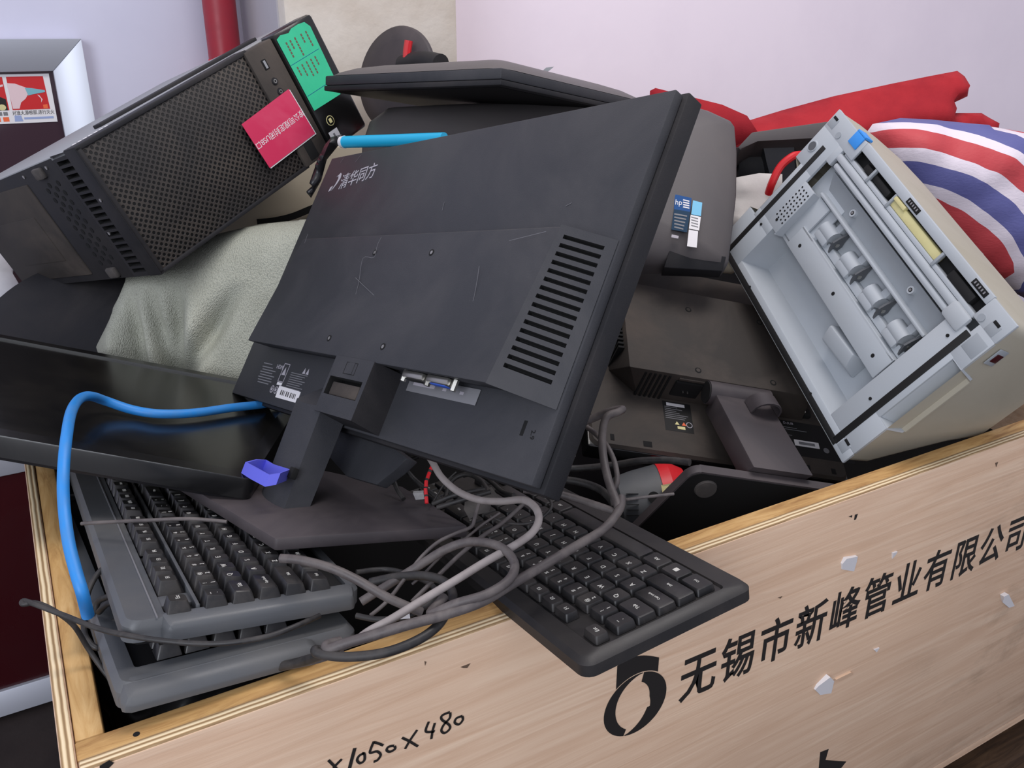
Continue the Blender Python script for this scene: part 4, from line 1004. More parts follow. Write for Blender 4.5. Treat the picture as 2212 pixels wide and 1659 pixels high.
# outer shell with draft; lower side pulls in behind the rim
rim = rrect(0, 0, Gx, Gy, .012, 4); rim = rim[:10]+[(0, .170), (.015, .163), (.015, .087), (0, .080)]+rim[10:]
def sh(p, k, kb, z):   # move inwards by k, the lower side by kb
    x, y = p; x = Gx/2+(x-Gx/2)*(1-2*k/Gx); y = y-(kb if y > Gy/2 else -k); return (x, y, z)
inn = rrect(.010, .010, Gx-.010, Gy-.010, .008, 4)
mb.loft([[sh(p, 0, 0, 0) for p in rim], [sh(p, .001, .004, .035) for p in rim], [sh(p, .004, .030, .075) for p in rim], [sh(p, .010, .060, .13) for p in rim], [sh(p, .02, .075, .19) for p in rim]], 'beige_housing', False)
mb.vf([sh(p, .02, .075, .19) for p in rim], [tuple(range(len(rim)))], 'beige_housing')
# finger notch on the long lower side
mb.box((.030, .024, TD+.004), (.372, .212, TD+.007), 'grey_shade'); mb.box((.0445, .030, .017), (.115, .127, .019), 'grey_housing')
mb.build('outer_shell', t)
mb = MB()
def rect(x0, y0, x1, y1, z): return [(x0, y0, z), (x1, y0, z), (x1, y1, z), (x0, y1, z)]
TD = .042     # depth of the tray
# rim plate with an opening: built from strips
def plate(x0, y0, x1, y1, z=0, th=.004, m='grey_housing', bev=.001): mb.box((x0, y0, z), (x1, y1, z+th), m, bev)
plate(.0, .000, .078, .028, -.0008); plate(.358, .000, Gx, .028, -.0008)
mb.box((.0, .026, -.0008), (.0455, .080, .004), 'grey_housing', .001); mb.box((.0155, .078, -.0008), (.0455, .160, .004), 'grey_housing', .001)
mb.box((.0, .170, -.0008), (.061, Gy, .004), 'grey_housing', .0015); mb.box((.0155, .158, -.0008), (.061, .172, .004), 'grey_housing', .001); mb.box((.0445, .088, -.0008), (.071, .160, .004), 'grey_housing', .001)
mb.box((.060, .2215, -.0008), (Gx, Gy, .004), 'grey_housing', .0015); mb.box((.340, .040, -.0008), (.372, .222, .004), 'grey_housing', .001)
mb.box((.371, .027, -.0008), (Gx, .070, .004), 'grey_housing', .0015); mb.box((.371, .172, -.0008), (Gx, .222, .004), 'grey_housing', .0015); mb.box((.371, .068, -.0008), (.3835, .174, .004), 'grey_housing', .001)
mb.box((.078, -.001, -.0008), (.358, .011, .004), 'grey_housing', .001)      # outer rail
mb.build('rim', t)
# finger notch walls
mb = MB()
mb.loft([[(.3835, .072, .002), (.3835, .172, .002), (.392, .168, .020), (.392, .076, .020)], [(.3825, .072, .002), (.3825, .172, .002), (.391, .168, .022), (.391, .076, .022)]], 'grey_housing', True)
mb.loft([[(.392, .076, .020), (.392, .168, .020), (.405, .166, .022), (.405, .078, .022)], [(.392, .076, .022), (.392, .168, .022), (.405, .166, .024), (.405, .078, .024)]], 'beige_housing', True)
mb.loft([[(.3835, .172, -.0005), (Gx, .172, -.0005), (.404, .166, .022), (.392, .168, .020)], [(.3835, .1745, -.0005), (Gx, .1745, -.0005), (.404, .169, .022), (.392, .171, .020)]], 'grey_housing', True)
mb.loft([[(.3835, .0705, -.0005), (Gx, .0705, -.0005), (.404, .076, .022), (.392, .075, .020)], [(.3835, .068, -.0005), (Gx, .068, -.0005), (.404, .073, .022), (.392, .072, .020)]], 'grey_housing', True)
mb.build('finger_notch', t)
# tray floor and walls
mb = MB()
mb.box((.062, .158, TD), (.345, .226, TD+.003), 'grey_housing')                      # deep floor
mb.loft([rect(.061, .2215, .340, .2225, .002), rect(.068, .2165, .336, .226, TD)], 'grey_housing', False)
def wall(a, b, c, d, m='grey_housing', th=(0, 0, .002)): mb.loft([[a, b, c, d], [tuple(V(p)+V(th)) for p in (a, b, c, d)]], m, True)
wall((.061, .2215, .001), (.340, .2215, .001), (.336, .214, TD), (.070, .214, TD), th=(0, .002, .001))       # wall at the rim, low side
wall((.061, .150, .001), (.061, .2215, .001), (.070, .214, TD), (.070, .150, TD), th=(-.002, 0, .001))       # left
wall((.340, .150, .001), (.340, .2215, .001), (.336, .214, TD), (.336, .150, TD), th=(.002, 0, .001))        # right
mb.box((.071, .088, .012), (.099, .160, .016), 'grey_housing', .001); wall((.071, .088, 0), (.071, .162, 0), (.072, .160, .014), (.072, .090, .014), th=(-.002, 0, 0))
wall((.072, .156, .012), (.100, .156, .012), (.100, .158, TD), (.072, .158, TD), th=(0, -.002, 0))
mb.build('tray', t)
mb = MB()
mb.box((.097, .122, .010), (.341, .155, .013), 'grey_housing', .001); wall((.097, .1545, .0105), (.341, .1545, .0105), (.341, .157, TD), (.097, .157, TD), th=(0, -.002, 0))
for x_, y_ in ((.117, .141), (.212, .139), (.318, .140)): mb.disc((x_, y_, .0099), (0, 0, -1), .0026, 'hole', .0002, 12)
mb.box((.205, .1565, .030), (.222, .1600, TD), 'hole', .0005)
mb.build('shelf', t).location = (-.009, .0045, 0)
mb = MB(); mb.hexa([(.247, .164, .010), (.303, .160, .010), (.306, .180, .016), (.250, .186, .016), (.244, .160, TD), (.308, .156, TD), (.309, .190, TD), (.246, .194, TD)], 'grey_housing', .003); mb.build('raised_block', t).location = (-.013, .004, 0)
# channel with rollers
mb = MB(); CD = .022
mb.box((.100, .079, CD+.008), (.342, .123, CD+.011), 'grey_housing'); wall((.099, .1225, .010), (.341, .1225, .010), (.341, .120, CD+.009), (.099, .120, CD+.009), th=(0, .002, 0))
mb.box((.112, .110, CD-.004), (.341, .1205, CD+.008), 'grey_housing', .001)
mb.build('roller_channel', t).location = (-.010, .005, 0)
for k in range(4):
    xx = .152+k*.0605
    mb = MB(); mb.cyl((xx-.034, .103, CD), (xx-.008, .103, CD), .0115, 'grey_housing', None, 18); mb.box((xx-.034, .106, CD-.010), (xx-.008, .118, CD+.006), 'grey_housing', .002)
    mb.box((xx-.020, .083, CD-.004), (xx-.008, .0955, CD+.008), 'grey_housing', .002)
    mb.build('roller', t).location = (-.010, .005, 0)
    mb = MB(); pl = [(.082, -.002), (.088, -.0045), (.094, -.008), (.103, -.0115), (.112, -.008), (.119, -.003), (.112, .004), (.103, .006), (.094, .003), (.086, .002)]
    mb.loft([[(xx, y_, CD+z_) for y_, z_ in pl], [(xx+.0028, y_, CD+z_) for y_, z_ in pl]], 'blade', True); mb.cyl((xx-.001, .1035, CD-.003), (xx+.0035, .1035, CD-.003), .003, 'steel', None, 12); mb.build('guide_blade', t).location = (-.010, .005, 0)
# sloping bed and ridges on the upper side
mb = MB()
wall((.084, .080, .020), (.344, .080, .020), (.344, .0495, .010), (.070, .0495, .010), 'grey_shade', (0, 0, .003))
mb.box((.080, .0765, .008), (.344, .0815, .024), 'grey_housing', .002)
for x_, y_, z_ in ((.142, .062, .0135), (.285, .061, .0135)):
    mb.lathe((x_, y_, z_+.003), (x_, y_, z_-.004), [(0, .0052), (1, .0048)], 'grey_housing', 18); mb.cyl((x_, y_, z_-.0035), (x_, y_, z_-.0043), .0026, 'hole', None, 12); mb.cyl((x_, y_, z_-.0036), (x_, y_, z_-.0047), .0017, 'steel', None, 10)
mb.build('paper_bed', t).location = (-.010, .005, 0)
mb = MB()
mb.box((.060, .0425, .000), (.349, .0505, .014), 'grey_housing', .003); mb.box((.054, .0315, -.001), (.354, .0415, .010), 'grey_housing', .003); mb.box((.060, .0255, .002), (.358, .031, .012), 'grey_housing', .001)
mb.box((.044, .027, -.0008), (.056, .052, .006), 'grey_housing', .001); mb.box((.330, .030, -.004), (.362, .052, .004), 'grey_housing', .004)
mb.build('guide_ridge', t)
mb = MB()
mb.box((.076, .0105, .014), (.360, .0260, .018), 'black'); mb.box((.300, .012, .003), (.345, .0235, .014), 'black', .002); mb.box((.100, .013, .004), (.160, .0225, .014), 'black', .003)
mb.box((.168, .0125, .003), (.275, .0235, .014), 'yellow', .002); mb.box((.172, .010, .0), (.196, .0155, .006), 'yellow', .001)
for x_ in (.120, .170, .276): mb.box((x_, .009, .0), (x_+.004, .028, .005), 'grey_shade', .0008)
mb.build('slot_mechanism', t).location = (-.004, .002, 0)
# black seal around three sides
mb = MB()
path = [(.0275, .043), (.0275, .2345), (.3705, .2345), (.3715, .041)]
for (a, b), (c, e) in zip(path[:-1], path[1:]):
    hw = .0042; mb.box((min(a, c)-hw, min(b, e)-hw if abs(b-e) < .01 else min(b, e), -.0014), (max(a, c)+hw, max(b, e)+hw if abs(b-e) < .01 else max(b, e), .001), 'rubber' if False else 'black', .0006)
mb.build('seal_strip', t)
mb = MB()
for i in range(9):
    for j in range(4): mb.disc((.0485+j*.0062, .0955+i*.0060+(j % 2)*.001, -.0009), (0, 0, -1), .0014, 'hole', .0003, 8)
mb.build('speaker_holes', t)
for x_, y_ in ((.009, .016), (.011, .227), (.384, .227), (.385, .020)):
    mb = MB(); mb.box((x_-.007, y_-.007, -.0012), (x_+.007, y_+.007, .001), 'grey_shade', .0006); mb.box((x_-.0055, y_-.0075, -.0016), (x_+.004, y_-.004, .001), 'hole', .0003); mb.build('lock_recess', t)
mb = MB(); mb.lathe((.011, .054, .001), (.011, .054, -.0022), [(0, .0085), (1, .0075)], 'grey_housing', 20); mb.cyl((.011, .054, -.001), (.011, .054, -.0026), .0062, 'blade', None, 18)  # dark disc stands in for the shade inside the socket's hole
mb.build('round_socket', t)
mb = MB(); mb.box((.377, .034, -.0012), (.398, .056, .001), 'grey_shade', .001); mb.build('square_recess', t)
for x_, y_ in ((.032, .021), (.367, .022), (.0555, .148), (.106, .2305), (.300, .231), (.040, .170), (.358, .170), (.358, .060)):
    mb = MB(); mb.disc((x_, y_, -.0009), (0, 0, -1), .0044 if y_ < .03 else .002, 'grey_shade' if y_ < .03 else 'hole', .0008, 14); mb.build('screw', t)
for x_ in (.198, .338):
    mb = MB(); mb.box((x_-.012, .0015, -.0016), (x_+.013, .0085, .002), 'hole', .0004)
    for k in range(5): mb.box((x_-.009+k*.0042, .003, -.0019), (x_-.0072+k*.0042, .0062, .0), 'steel')
    mb.build('connector', t)
mb = MB(); mb.box((.4005, .030, .014), (.4020, .052, .030), 'grey_shade', .0005); mb.box((.4008, .036, .017), (.4028, .047, .028), 'maroon', .0005); mb.build('side_socket', t)
mb = MB(); mb.box((.052, -.002, -.0026), (.071, .016, -.0006), 'tape_blue', .0004); mb.box((.052, -.0035, -.0026), (.071, -.0005, .012), 'tape_blue', .0004); mb.build('blue_tape', t)

# ============================================================ soft things
def blob(name, label, cat, ctr, pix, thick, mat, step=.014, fold=None, back=.6, edge=.05, tilt=0, group=None):
    F = facing(ctr[0], ctr[1], ctr[2], math.radians(tilt))
    mb = pillow(outl(F, pix), step, thick, mat, fold, back, edge)
    o = mb.build(name, None, F, 80); return tag(o, label, cat, group)
def sackfold(x, y):
    f = 0
    for x0, sl, a, wd in ((-.066, .10, -.6, .009), (-.038, .12, -.7, .009), (-.008, -.10, -.9, .012), (.012, .10, .35, .016), (.055, -.6, -.7, .014), (-.10, .2, .3, .012)):
        f += a*math.exp(-((x-x0-sl*y)/wd)**2)*min(1, max(0, (y+.03)/.06))
    return f*.62+hnoise(x*16, y*16, 1)*.22
blob('woven_sack', 'pale grey-green woven sack bulging between the tower and the logo monitor', 'sack', (430, 660, 1.16),
     [(221, 742), (250, 690), (268, 640), (284, 596), (320, 560), (400, 535), (470, 505), (560, 484), (700, 470), (760, 640), (720, 900), (520, 880), (330, 830), (228, 790)], .065, 'sack', .0055, sackfold, .8, .055)
def bagfold(x, y): return hnoise(x*14, y*9, 3)*.35+hnoise(x*35+y*12, y*30, 4)*.14
blob('striped_bag', 'red white and blue striped woven bag at the right behind the grey housing', 'bag', (2110, 450, 1.36),
     [(1862, 300), (1885, 268), (1945, 255), (2010, 258), (2090, 266), (2150, 275), (2240, 290), (2330, 320), (2360, 520), (2330, 640), (2215, 645), (2172, 622), (2130, 600), (2060, 560), (1960, 470), (1890, 380)], .10, 'stripes', .016, bagfold, .7, .11)
def redfold(x, y): return hnoise(x*9, y*16, 5)*.5+.35*math.sin(y*60+x*9)
blob('red_cloth', 'large red cloth bundle along the back, pointing up at the right', 'cloth', (1840, 240, 1.56),
     [(1560, 330), (1592, 268), (1690, 238), (1800, 208), (1930, 180), (2010, 164), (2068, 153), (2084, 165), (2093, 190), (2090, 208), (2056, 224), (2062, 244), (2120, 244), (2140, 256), (2158, 274), (2130, 380), (2080, 520), (1880, 560), (1680, 540), (1600, 430)], .045, 'red_cloth', .014, redfold, .8, .05)
blob('red_cloth', 'strip of red cloth behind the top corner of the logo monitor', 'cloth', (1530, 245, 1.50),
     [(1404, 196), (1416, 190), (1480, 206), (1560, 226), (1614, 250), (1640, 290), (1560, 330), (1470, 300), (1402, 240)], .01, 'red_cloth', .012, redfold, .8, .03)
blob('plastic_bag', 'crumpled white plastic bag at the left edge beyond the round foot', 'bag', (-10, 620, 1.46),
     [(-90, 520), (0, 540), (14, 566), (34, 604), (52, 634), (46, 660), (20, 700), (-80, 740), (-140, 640)], .05, 'white_film', .012, lambda x, y: hnoise(x*40, y*40, 8)*.8+hnoise(x*15, y*60, 2)*.5, .8, .04)
blob('black_bag', 'black plastic bag down in the front left corner of the crate', 'bag', (330, 1520, .70),
     [(196, 1455), (206, 1430), (240, 1432), (330, 1400), (520, 1400), (700, 1400), (720, 1440), (560, 1480), (430, 1560), (330, 1620), (262, 1580), (215, 1520)], .014, 'bin_bag', .008, lambda x, y: hnoise(x*60, y*30, 6)*.9, 1.2, .02, -30)
blob('plastic_scrap', 'scrap of clear plastic film beside the lower right corner of the logo monitor', 'plastic film', (1220, 975, .86),
     [(1232, 928), (1246, 945), (1226, 960), (1244, 985), (1228, 1006), (1196, 1016), (1186, 1008), (1200, 970), (1214, 940)], .012, 'gum', .006, lambda x, y: hnoise(x*90, y*90, 9)*1.2, .6, .012)
blob('plastic_scrap', 'grey crumpled plastic scrap among the cables at the stand base', 'plastic film', (1035, 1095, .775),
     [(1004, 1085), (1030, 1062), (1062, 1052), (1078, 1075), (1060, 1092), (1056, 1106), (1030, 1112), (1014, 1122), (1002, 1100)], .003, 'rubber', .005, lambda x, y: hnoise(x*120, y*90, 10)*1.3, .6, .01)
blob('paper_wad', 'yellowed paper wad under the lower edge of the rounded monitor', 'paper', (1558, 562, 1.20),
     [(1490, 572), (1520, 562), (1560, 566), (1568, 548), (1592, 552), (1606, 578), (1580, 592), (1540, 588), (1505, 584)], .014, 'carton', .008, lambda x, y: hnoise(x*60, y*60, 11), .6, .012)
blob('white_paper', 'crumpled white paper lying under the upturned stand', 'paper', (1640, 405, 1.36),
     [(1586, 384), (1640, 374), (1690, 376), (1690, 470), (1640, 490), (1582, 486)], .004, 'paper', .008, lambda x, y: hnoise(x*30, y*60, 12)*2, .3, .012)
blob('plastic_wrap', 'crumpled black wrapping beside the upper left edge of the logo monitor', 'plastic film', (700, 370, 1.12),
     [(738, 290), (728, 318), (706, 345), (694, 390), (672, 428), (662, 416), (674, 402), (668, 396), (684, 350), (702, 312), (716, 296)], .012, 'bin_bag', .006, lambda x, y: hnoise(x*90, y*60, 14)*1.4, .7, .008)
mb = MB(); p, q = at(1890, 545, 1.30), at(1640, 560, 1.2)
F = facing(2105, 590, 1.12, math.radians(10)); pl = outl(F, [(2062, 514), (2082, 512), (2150, 588), (2190, 640), (2160, 650), (2110, 600)])
mb.loft([[(x, y, 0) for x, y in pl], [(x, y, .02) for x, y in pl]], 'shell_dark', True, .002)
single(mb, 'plastic_sheet', 'dark plastic sheet wedged between the grey housing and the striped bag', 'plastic sheet', F)
# cream carton with a dark strap
FC = facing(600, 420, 1.40, math.radians(4)); pl = outl(FC, [(440, 330), (740, 318), (900, 316), (900, 478), (440, 500)])
xs = [p[0] for p in pl]; ys = [p[1] for p in pl]
mb = MB(); mb.box((min(xs), min(ys), 0), (max(xs), max(ys)+.10, .10), 'carton', .004)
single(mb, 'carton', 'plain cream carton glimpsed between the tower and the logo monitor', 'box', FC)
mb = MB(); pts = [loc(FC, a, b, -.006) for a, b in ((556, 480), (590, 477), (630, 468), (670, 452), (700, 440))]
mb.ribbon([tuple(p) for p in pts], .0105, (0, 0, -1), .002, 'black', 5); o = mb.build('strap', None, FC); tag(o, 'short dark strap lying against the cream carton', 'strap')
# cyan tube
a, b = at(742, 307, 1.075), at(960, 300, .985)
mb = MB(); mb.cyl(tuple(a), tuple(b), .0072, 'cyan', None, 24); t = mb.build('plastic_tube'); tag(t, 'bright cyan plastic tube behind the top edge of the logo monitor', 'tube')
mb = MB(); d_ = (b-a).normalized(); mb.lathe(tuple(a-d_*.006), tuple(a+d_*.002), [(0, .004), (.3, .0068), (1, .0078)], 'label_white', 24); mb.build('end_cap', t)
# dark slate plate under the logo monitor
FD = FR((.16, -.97, .19), V((-.54, -.25, -.8)), at(800, 990, .80))
pl = outl(FD, [(690, 900), (790, 925), (880, 990), (852, 1016), (813, 1047), (747, 1028), (700, 975)])
mb = MB(); mb.loft([[(x, y, 0) for x, y in pl], [(x, y, .012) for x, y in pl]], 'shell_black', True, .001)
single(mb, 'plastic_sheet', 'dark slate plastic sheet leaning under the logo monitor behind its stand', 'plastic sheet', FD)

# ============================================================ red and black power tool
FGz = facing(1385, 1075, 1.0, math.radians(0), math.radians(0))
G = lambda x, y, z=0: tuple(loc(FGz, x, y, z))
t = thing('angle_grinder', 'red and black power tool lying in the gap beside the black keyboard', 'power tool', FGz)
a, b = V(G(1322, 1095, .02)), V(G(1425, 1078, .02))
mb = MB(); mb.lathe(tuple(a), tuple(b), [(0, .022), (.15, .034), (.5, .038), (1, .041)], 'key_frame', 36)
d_ = (b-a).normalized()
for k in range(5):
    c = a.lerp(b, .34)+V((.0, -.012+k*.006, -.0415+abs(k-2)*.002)); mb.box(tuple(c-d_*.007-V((0, .0014, 0))), tuple(c+d_*.007+V((0, .0014, .004))), 'hole', .0006)
c = a.lerp(b, .76)+V((.0, -.004, -.0400)); mb.disc(tuple(c), (0, -.1, -1), .0066, 'hole', .0010, 18); mb.build('motor_housing', t)
mb = MB(); mb.lathe(tuple(b), tuple(b+d_*.030), [(0, .042), (.4, .043), (1, .032)], 'red_plastic', 36); mb.build('gear_collar', t)
mb = MB(); q = [G(1428, 1048, -.024), G(1450, 1044, -.020), G(1454, 1066, -.016), G(1432, 1072, -.024)]; mb.loft([q, [(p[0], p[1], p[2]-.0006) for p in q]], 'yellow', True)
q = [G(1430, 1074, -.024), G(1444, 1072, -.02), G(1434, 1096, -.022), G(1428, 1098, -.024)]; mb.loft([q, [(p[0], p[1], p[2]-.0006) for p in q]], 'yellow', True); mb.build('yellow_tag', t)
mb = MB(); mb.lathe(G(1300, 1165, .02), G(1420, 1150, .02), [(0, .025), (.2, .033), (.8, .036), (1, .03)], 'shell_dark', 30); mb.build('handle_grip', t)

# ============================================================ cables
def cable(label, pix, r, mat, z=-.385, cat='cable', group=None, name='cable', taper=None, seg=12, parts=None):
    pts = []; cz = z
    for p in pix:
        pts.append(at(p[0], p[1], p[2] if len(p) > 2 else cz))
    mb = MB(); mb.tube(pts, taper or r, mat, seg, 7)
    return single(mb, name, label, cat, None, group)
def onE(x, y, h=.0055): return (x, y, on(x, y, FE.col[2].to_3d(), FE.translation-FE.col[2].to_3d()*h).dot(FW))
cable('bright blue network cable looping over the left monitor and down the crate side',
      [onE(610, 866), onE(562, 874), onE(500, 881), onE(420, 892), onE(345, 894), onE(285, 885), onE(228, 866, .012), onE(196, 856, .022), onE(172, 862, .026), (154, 890, .755), (143, 950, .70), (137, 1020, .68), (138, 1090, .67), (148, 1170, .655), (164, 1235, .645), (178, 1282, .64), (190, 1330, .65)], .0046, 'cable_blue')
cable('thick light grey cable curving out from under the logo monitor across the keyboards',
      [(915, 968, .80), (935, 1000, .77), (955, 1032, .75), (990, 1062, .735), (1035, 1080, .72), (1085, 1083, .705), (1130, 1080, .69), (1156, 1096, .675), (1164, 1122, .665), (1150, 1150, .655), (1115, 1176, .645), (1050, 1213, .63), (980, 1256, .618), (910, 1298, .607), (845, 1338, .60), (800, 1362, .598), (770, 1384, .60)], .0030, 'cable_grey')
cable('thick dusty dark cable running from the right over the black keyboard to the crate edge',
      [(1342, 1075, .735), (1338, 1100, .722), (1305, 1142, .70), (1240, 1182, .672), (1170, 1224, .645), (1105, 1262, .622), (1040, 1300, .603), (960, 1328, .597), (880, 1350, .592), (800, 1374, .59), (745, 1390, .588), (712, 1402, .588), (706, 1394, .592), (735, 1386, .60)], .0037, 'cable_dark')
cable('dark cable curled over the crate edge, lowest of the loop',
      [(560, 1448, .64), (640, 1432, .62), (700, 1412, .598), (682, 1404, .592), (690, 1412, .588), (750, 1419, .583), (830, 1410, .582), (900, 1384, .588), (945, 1352, .60), (968, 1315, .615), (978, 1285, .63), (962, 1258, .645), (920, 1244, .655), (860, 1246, .665), (800, 1258, .67)], .0034, 'cable_black')
cable('dusty dark cable in a round loop between the two keyboards',
      [(780, 1300, .66), (850, 1256, .665), (905, 1222, .665), (960, 1188, .66), (1010, 1171, .655), (1060, 1174, .645), (1095, 1192, .635), (1112, 1222, .625), (1098, 1254, .612), (1050, 1284, .602), (985, 1304, .600), (930, 1326, .602), (960, 1290, .62)], .0034, 'cable_dark')
cable('dusty cable end with a cut tip pointing at the grey keyboard',
      [(606, 1206, .64), (650, 1210, .637), (712, 1226, .632), (770, 1252, .63), (830, 1287, .627), (880, 1310, .628), (910, 1322, .632)], .0034, 'cable_dark')
cable('dark cable bent double in a narrow upright loop beside the logo monitor corner',
      [(1205, 945, .80), (1240, 922, .80), (1285, 902, .80), (1320, 888, .795), (1344, 884, .79), (1335, 890, .78), (1310, 902, .775), (1301, 940, .77), (1304, 990, .76), (1315, 1040, .745), (1330, 1080, .73), (1339, 1104, .722)], .0036, 'cable_dark')
cable('thinner strand twisted along the upright loop', [(1215, 900, .83), (1255, 915, .82), (1290, 940, .80), (1312, 965, .775), (1328, 1000, .765), (1333, 1040, .755), (1322, 1065, .75), (1326, 1095, .735)], .0024, 'cable_dark')
cable('black cable lying over the far end of the black keyboard, upper of two', [(1150, 1050, .78), (1190, 1036, .78), (1245, 1040, .775), (1290, 1054, .765), (1315, 1074, .75), (1330, 1098, .735)], .0034, 'cable_black')
cable('black cable lying over the far end of the black keyboard, lower of two', [(1130, 1058, .75), (1185, 1062, .75), (1240, 1076, .745), (1290, 1092, .735), (1330, 1106, .727)], .0032, 'cable_dark')
cable('dark cable running behind the power tool to the stand of the dusty monitor', [(1180, 1010, .90), (1250, 1012, .90), (1330, 1004, .885), (1380, 996, .87), (1440, 994, .855), (1490, 999, .84)], .0036, 'cable_black')
cable('thin grey wire across the power tool', [(1335, 1082, .745), (1370, 1077, .742), (1410, 1072, .742), (1455, 1067, .75)], .0013, 'cable_dark')
cable('thin black wire looped out over the left crate wall',
      [(690, 1330, .62), (640, 1352, .600), (580, 1374, .590), (500, 1388, .584), (420, 1390, .583), (320, 1380, .585), (220, 1360, .595), (140, 1330, .606), (80, 1307, .61), (52, 1298, .615), (50, 1305, .612), (80, 1303, .614), (120, 1321, .615), (160, 1352, .625), (190, 1400, .635), (225, 1450, .635), (265, 1500, .63)], .0019, 'cable_black')
cable('thin grey wire lying straight across the upper grey keyboard', [(176, 1131, .735), (230, 1128, .73), (320, 1124, .725), (410, 1121, .72), (490, 1127, .72)], .0016, 'cable_dark')
cable('black wire wound beside the left end of the grey keyboards', [(245, 1215, .70), (215, 1235, .695), (192, 1275, .685), (182, 1325, .67), (184, 1372, .655), (210, 1400, .65), (235, 1385, .66), (232, 1350, .67), (262, 1338, .668)], .0022, 'cable_black')
cable('short black wire coil tucked between the grey keyboards', [(205, 1330, .68), (212, 1300, .68), (240, 1288, .67), (256, 1296, .66), (232, 1304, .66), (214, 1322, .67)], .0024, 'cable_black')
cable('thin dusty cord arching from the plastic scrap down to the cut cable', [(1034, 1090, .70), (1026, 1118, .69), (1018, 1138, .685), (985, 1152, .68), (945, 1172, .675), (908, 1206, .668), (870, 1256, .66), (835, 1300, .65), (800, 1330, .645)], .0015, 'cable_dark')
cable('thin brown wire beside the arching cord', [(1080, 1108, .695), (1040, 1135, .69), (1000, 1168, .68), (955, 1200, .675), (915, 1240, .67), (890, 1262, .668)], .0011, 'cable_dark')
cable('straight dusty cord under the light grey cable', [(1140, 1080, .70), (1085, 1130, .69), (1040, 1160, .68), (985, 1206, .67), (930, 1260, .655), (890, 1300, .645)], .0017, 'cable_dark')
cable('small black wire loop on the arrow keys', [(1060, 1115, .705), (1090, 1128, .70), (1130, 1132, .695), (1165, 1122, .69), (1190, 1098, .69), (1186, 1078, .70), (1160, 1066, .71)], .0012, 'cable_black')
mb = MB(); pts = [at(*p) for p in ((942, 992, .78), (930, 1015, .775), (921, 1040, .77), (920, 1062, .765), (922, 1086, .76))]
mb.tube(pts, .0018, 'cable_black', 8, 6)
for k in range(5):
    c = pts[0].lerp(pts[4], .18+k*.19)+V((-.0, 0, 0)); i = min(3, int((.18+k*.19)*4)); c = pts[i].lerp(pts[i+1], (.18+k*.19)*4-i); dd = (pts[i+1]-pts[i]).normalized()*.003
    mb.cyl(tuple(c-dd-FW*.0008), tuple(c+dd-FW*.0008), .0017, 'red_plastic', None, 8)
single(mb, 'twisted_wire', 'thin black wire with red flecks hanging under the logo monitor', 'wire')
random.seed(11)
DARK = [('thin black cable curling beside the slate plastic sheet', [(905, 985, .83), (875, 1000, .83), (852, 1025, .825), (856, 1052, .82), (872, 1078, .81)]),
        ('thin black cable slanting down left of the red-flecked wire', [(872, 1008, .83), (895, 1035, .83), (925, 1060, .82), (960, 1085, .81)]),
        ('black cable arching behind the light grey cable', [(960, 1080, .83), (975, 1040, .84), (1005, 1025, .84), (1035, 1035, .83), (1055, 1060, .81)]),
        ('fine wire rising left of the light grey cable', [(932, 1090, .79), (945, 1068, .80), (962, 1042, .81), (985, 1020, .82)]),
        ('flat black cable running straight towards the plastic scrap, upper strand', [(935, 1088, .775), (975, 1072, .77), (1015, 1062, .765), (1050, 1056, .76)]),
        ('flat black cable running straight towards the plastic scrap, lower strand', [(945, 1096, .76), (985, 1084, .755), (1025, 1072, .75), (1060, 1062, .75)]),
        ('black cable disappearing under the lower edge of the logo monitor', [(1000, 1028, .85), (1030, 1022, .85), (1060, 1040, .83), (1085, 1062, .80), (1110, 1070, .78)]),
        ('black cable lying deep between the stand base and the grey keyboard', [(770, 1236, .70), (830, 1230, .71), (880, 1240, .70), (930, 1262, .69), (950, 1290, .67)]),
        ('black cable sagging beside the end of the grey keyboards', [(770, 1330, .64), (820, 1338, .635), (880, 1330, .635), (930, 1300, .64), (945, 1270, .65)]),
        ('dark cable tucked along the crate edge below the grey keyboards', [(530, 1452, .645), (600, 1444, .63), (680, 1428, .612), (740, 1408, .606)])]
for lab, pix in DARK: cable(lab, pix, .0022 if 'fine' not in lab else .0009, 'cable_black' if 'dark cable' not in lab else 'cable_dark', group=None)
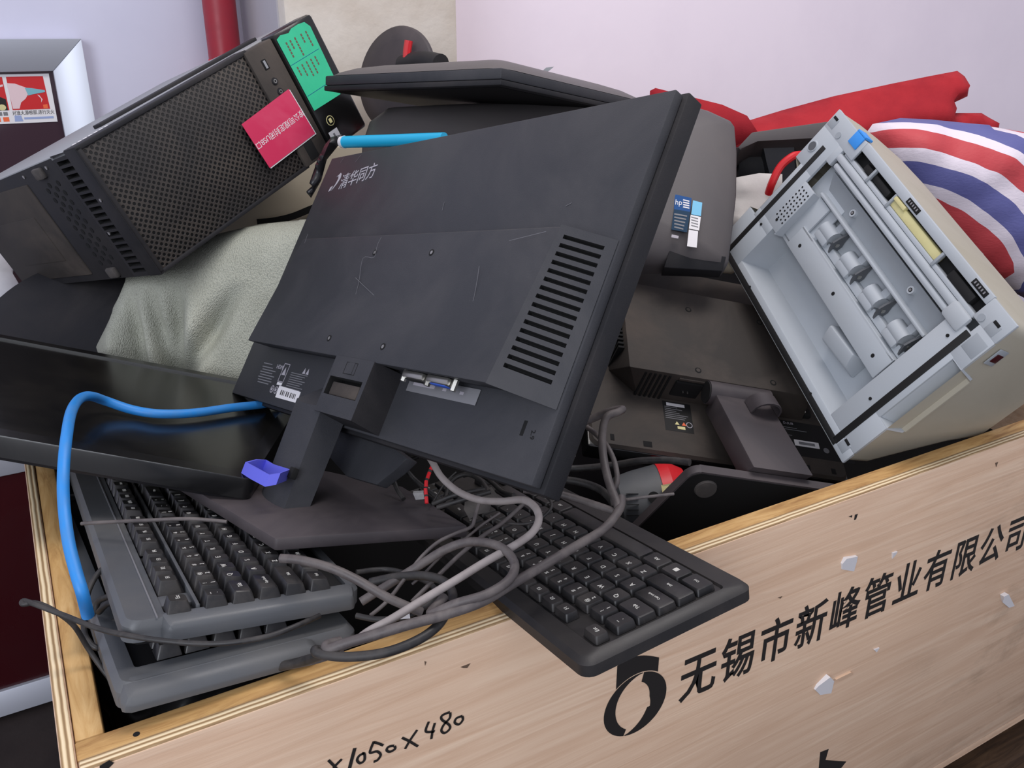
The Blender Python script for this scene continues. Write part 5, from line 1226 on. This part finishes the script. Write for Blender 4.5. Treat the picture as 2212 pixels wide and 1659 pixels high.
mb = MB(); F = facing(872, 1330, .625, math.radians(20)); pl = outl(F, [(860, 1325), (884, 1322), (886, 1336), (858, 1338)])
mb.loft([[(x, y, 0) for x, y in pl], [(x, y, .0006) for x, y in pl]], 'label_white'); single(mb, 'paper_tag', 'small white tag among the cables by the crate edge', 'tag', F)
mb = MB(); F = facing(905, 1073, .79, math.radians(30)); pl = outl(F, [(892, 1066), (914, 1064), (918, 1078), (898, 1080)])
mb.loft([[(x, y, 0) for x, y in pl], [(x, y, .004) for x, y in pl]], 'gum'); single(mb, 'plastic_plug', 'small clear plug behind the stand base', 'plug', F)
# added filler heap, near-black so the crate's gaps read as deep shade
mb = MB(); nx, ny = 40, 30; xs = np.linspace(-.008, 1.40, nx); ys = np.linspace(.535, 1.48, ny)
def hz(x, y): return -.64+.17*max(0, min(1, (y-.80)/.35))+.13*max(0, min(1, (y-1.16)/.14))*max(0, min(1, (x-.35)/.2))+.05*hnoise(x*6, y*6, 20)+.03*hnoise(x*15, y*15, 21)
tp = [[(x, y, hz(x, y)) for x in xs] for y in ys]
vs = [p for r in tp for p in r]; fs = [(j*nx+i, j*nx+i+1, (j+1)*nx+i+1, (j+1)*nx+i) for j in range(ny-1) for i in range(nx-1)]
k0 = len(vs); vs += [(xs[0], ys[0], -.914), (xs[-1], ys[0], -.914), (xs[-1], ys[-1], -.914), (xs[0], ys[-1], -.914)]
fs += [tuple([k0]+[i for i in range(nx)][::-1]+[]), ]
fs = fs[:-1]+[tuple([k0, k0+1]+[i for i in range(nx-1, -1, -1)]), tuple([k0+1, k0+2]+[j*nx+nx-1 for j in range(ny-1, -1, -1)]), tuple([k0+2, k0+3]+[(ny-1)*nx+i for i in range(nx)]), tuple([k0+3, k0]+[j*nx for j in range(ny)]), (k0, k0+3, k0+2, k0+1)]
mb.vf(vs, fs, 'rubbish'); single(mb, 'dark_filler', 'added dark filler heap in the bottom of the crate under the scrap', 'sack')

# ============================================================ put the floor at height zero
for o in list(SC.objects):
    if o.parent is None: o.location.z -= FLOOR
bpy.context.view_layer.update()
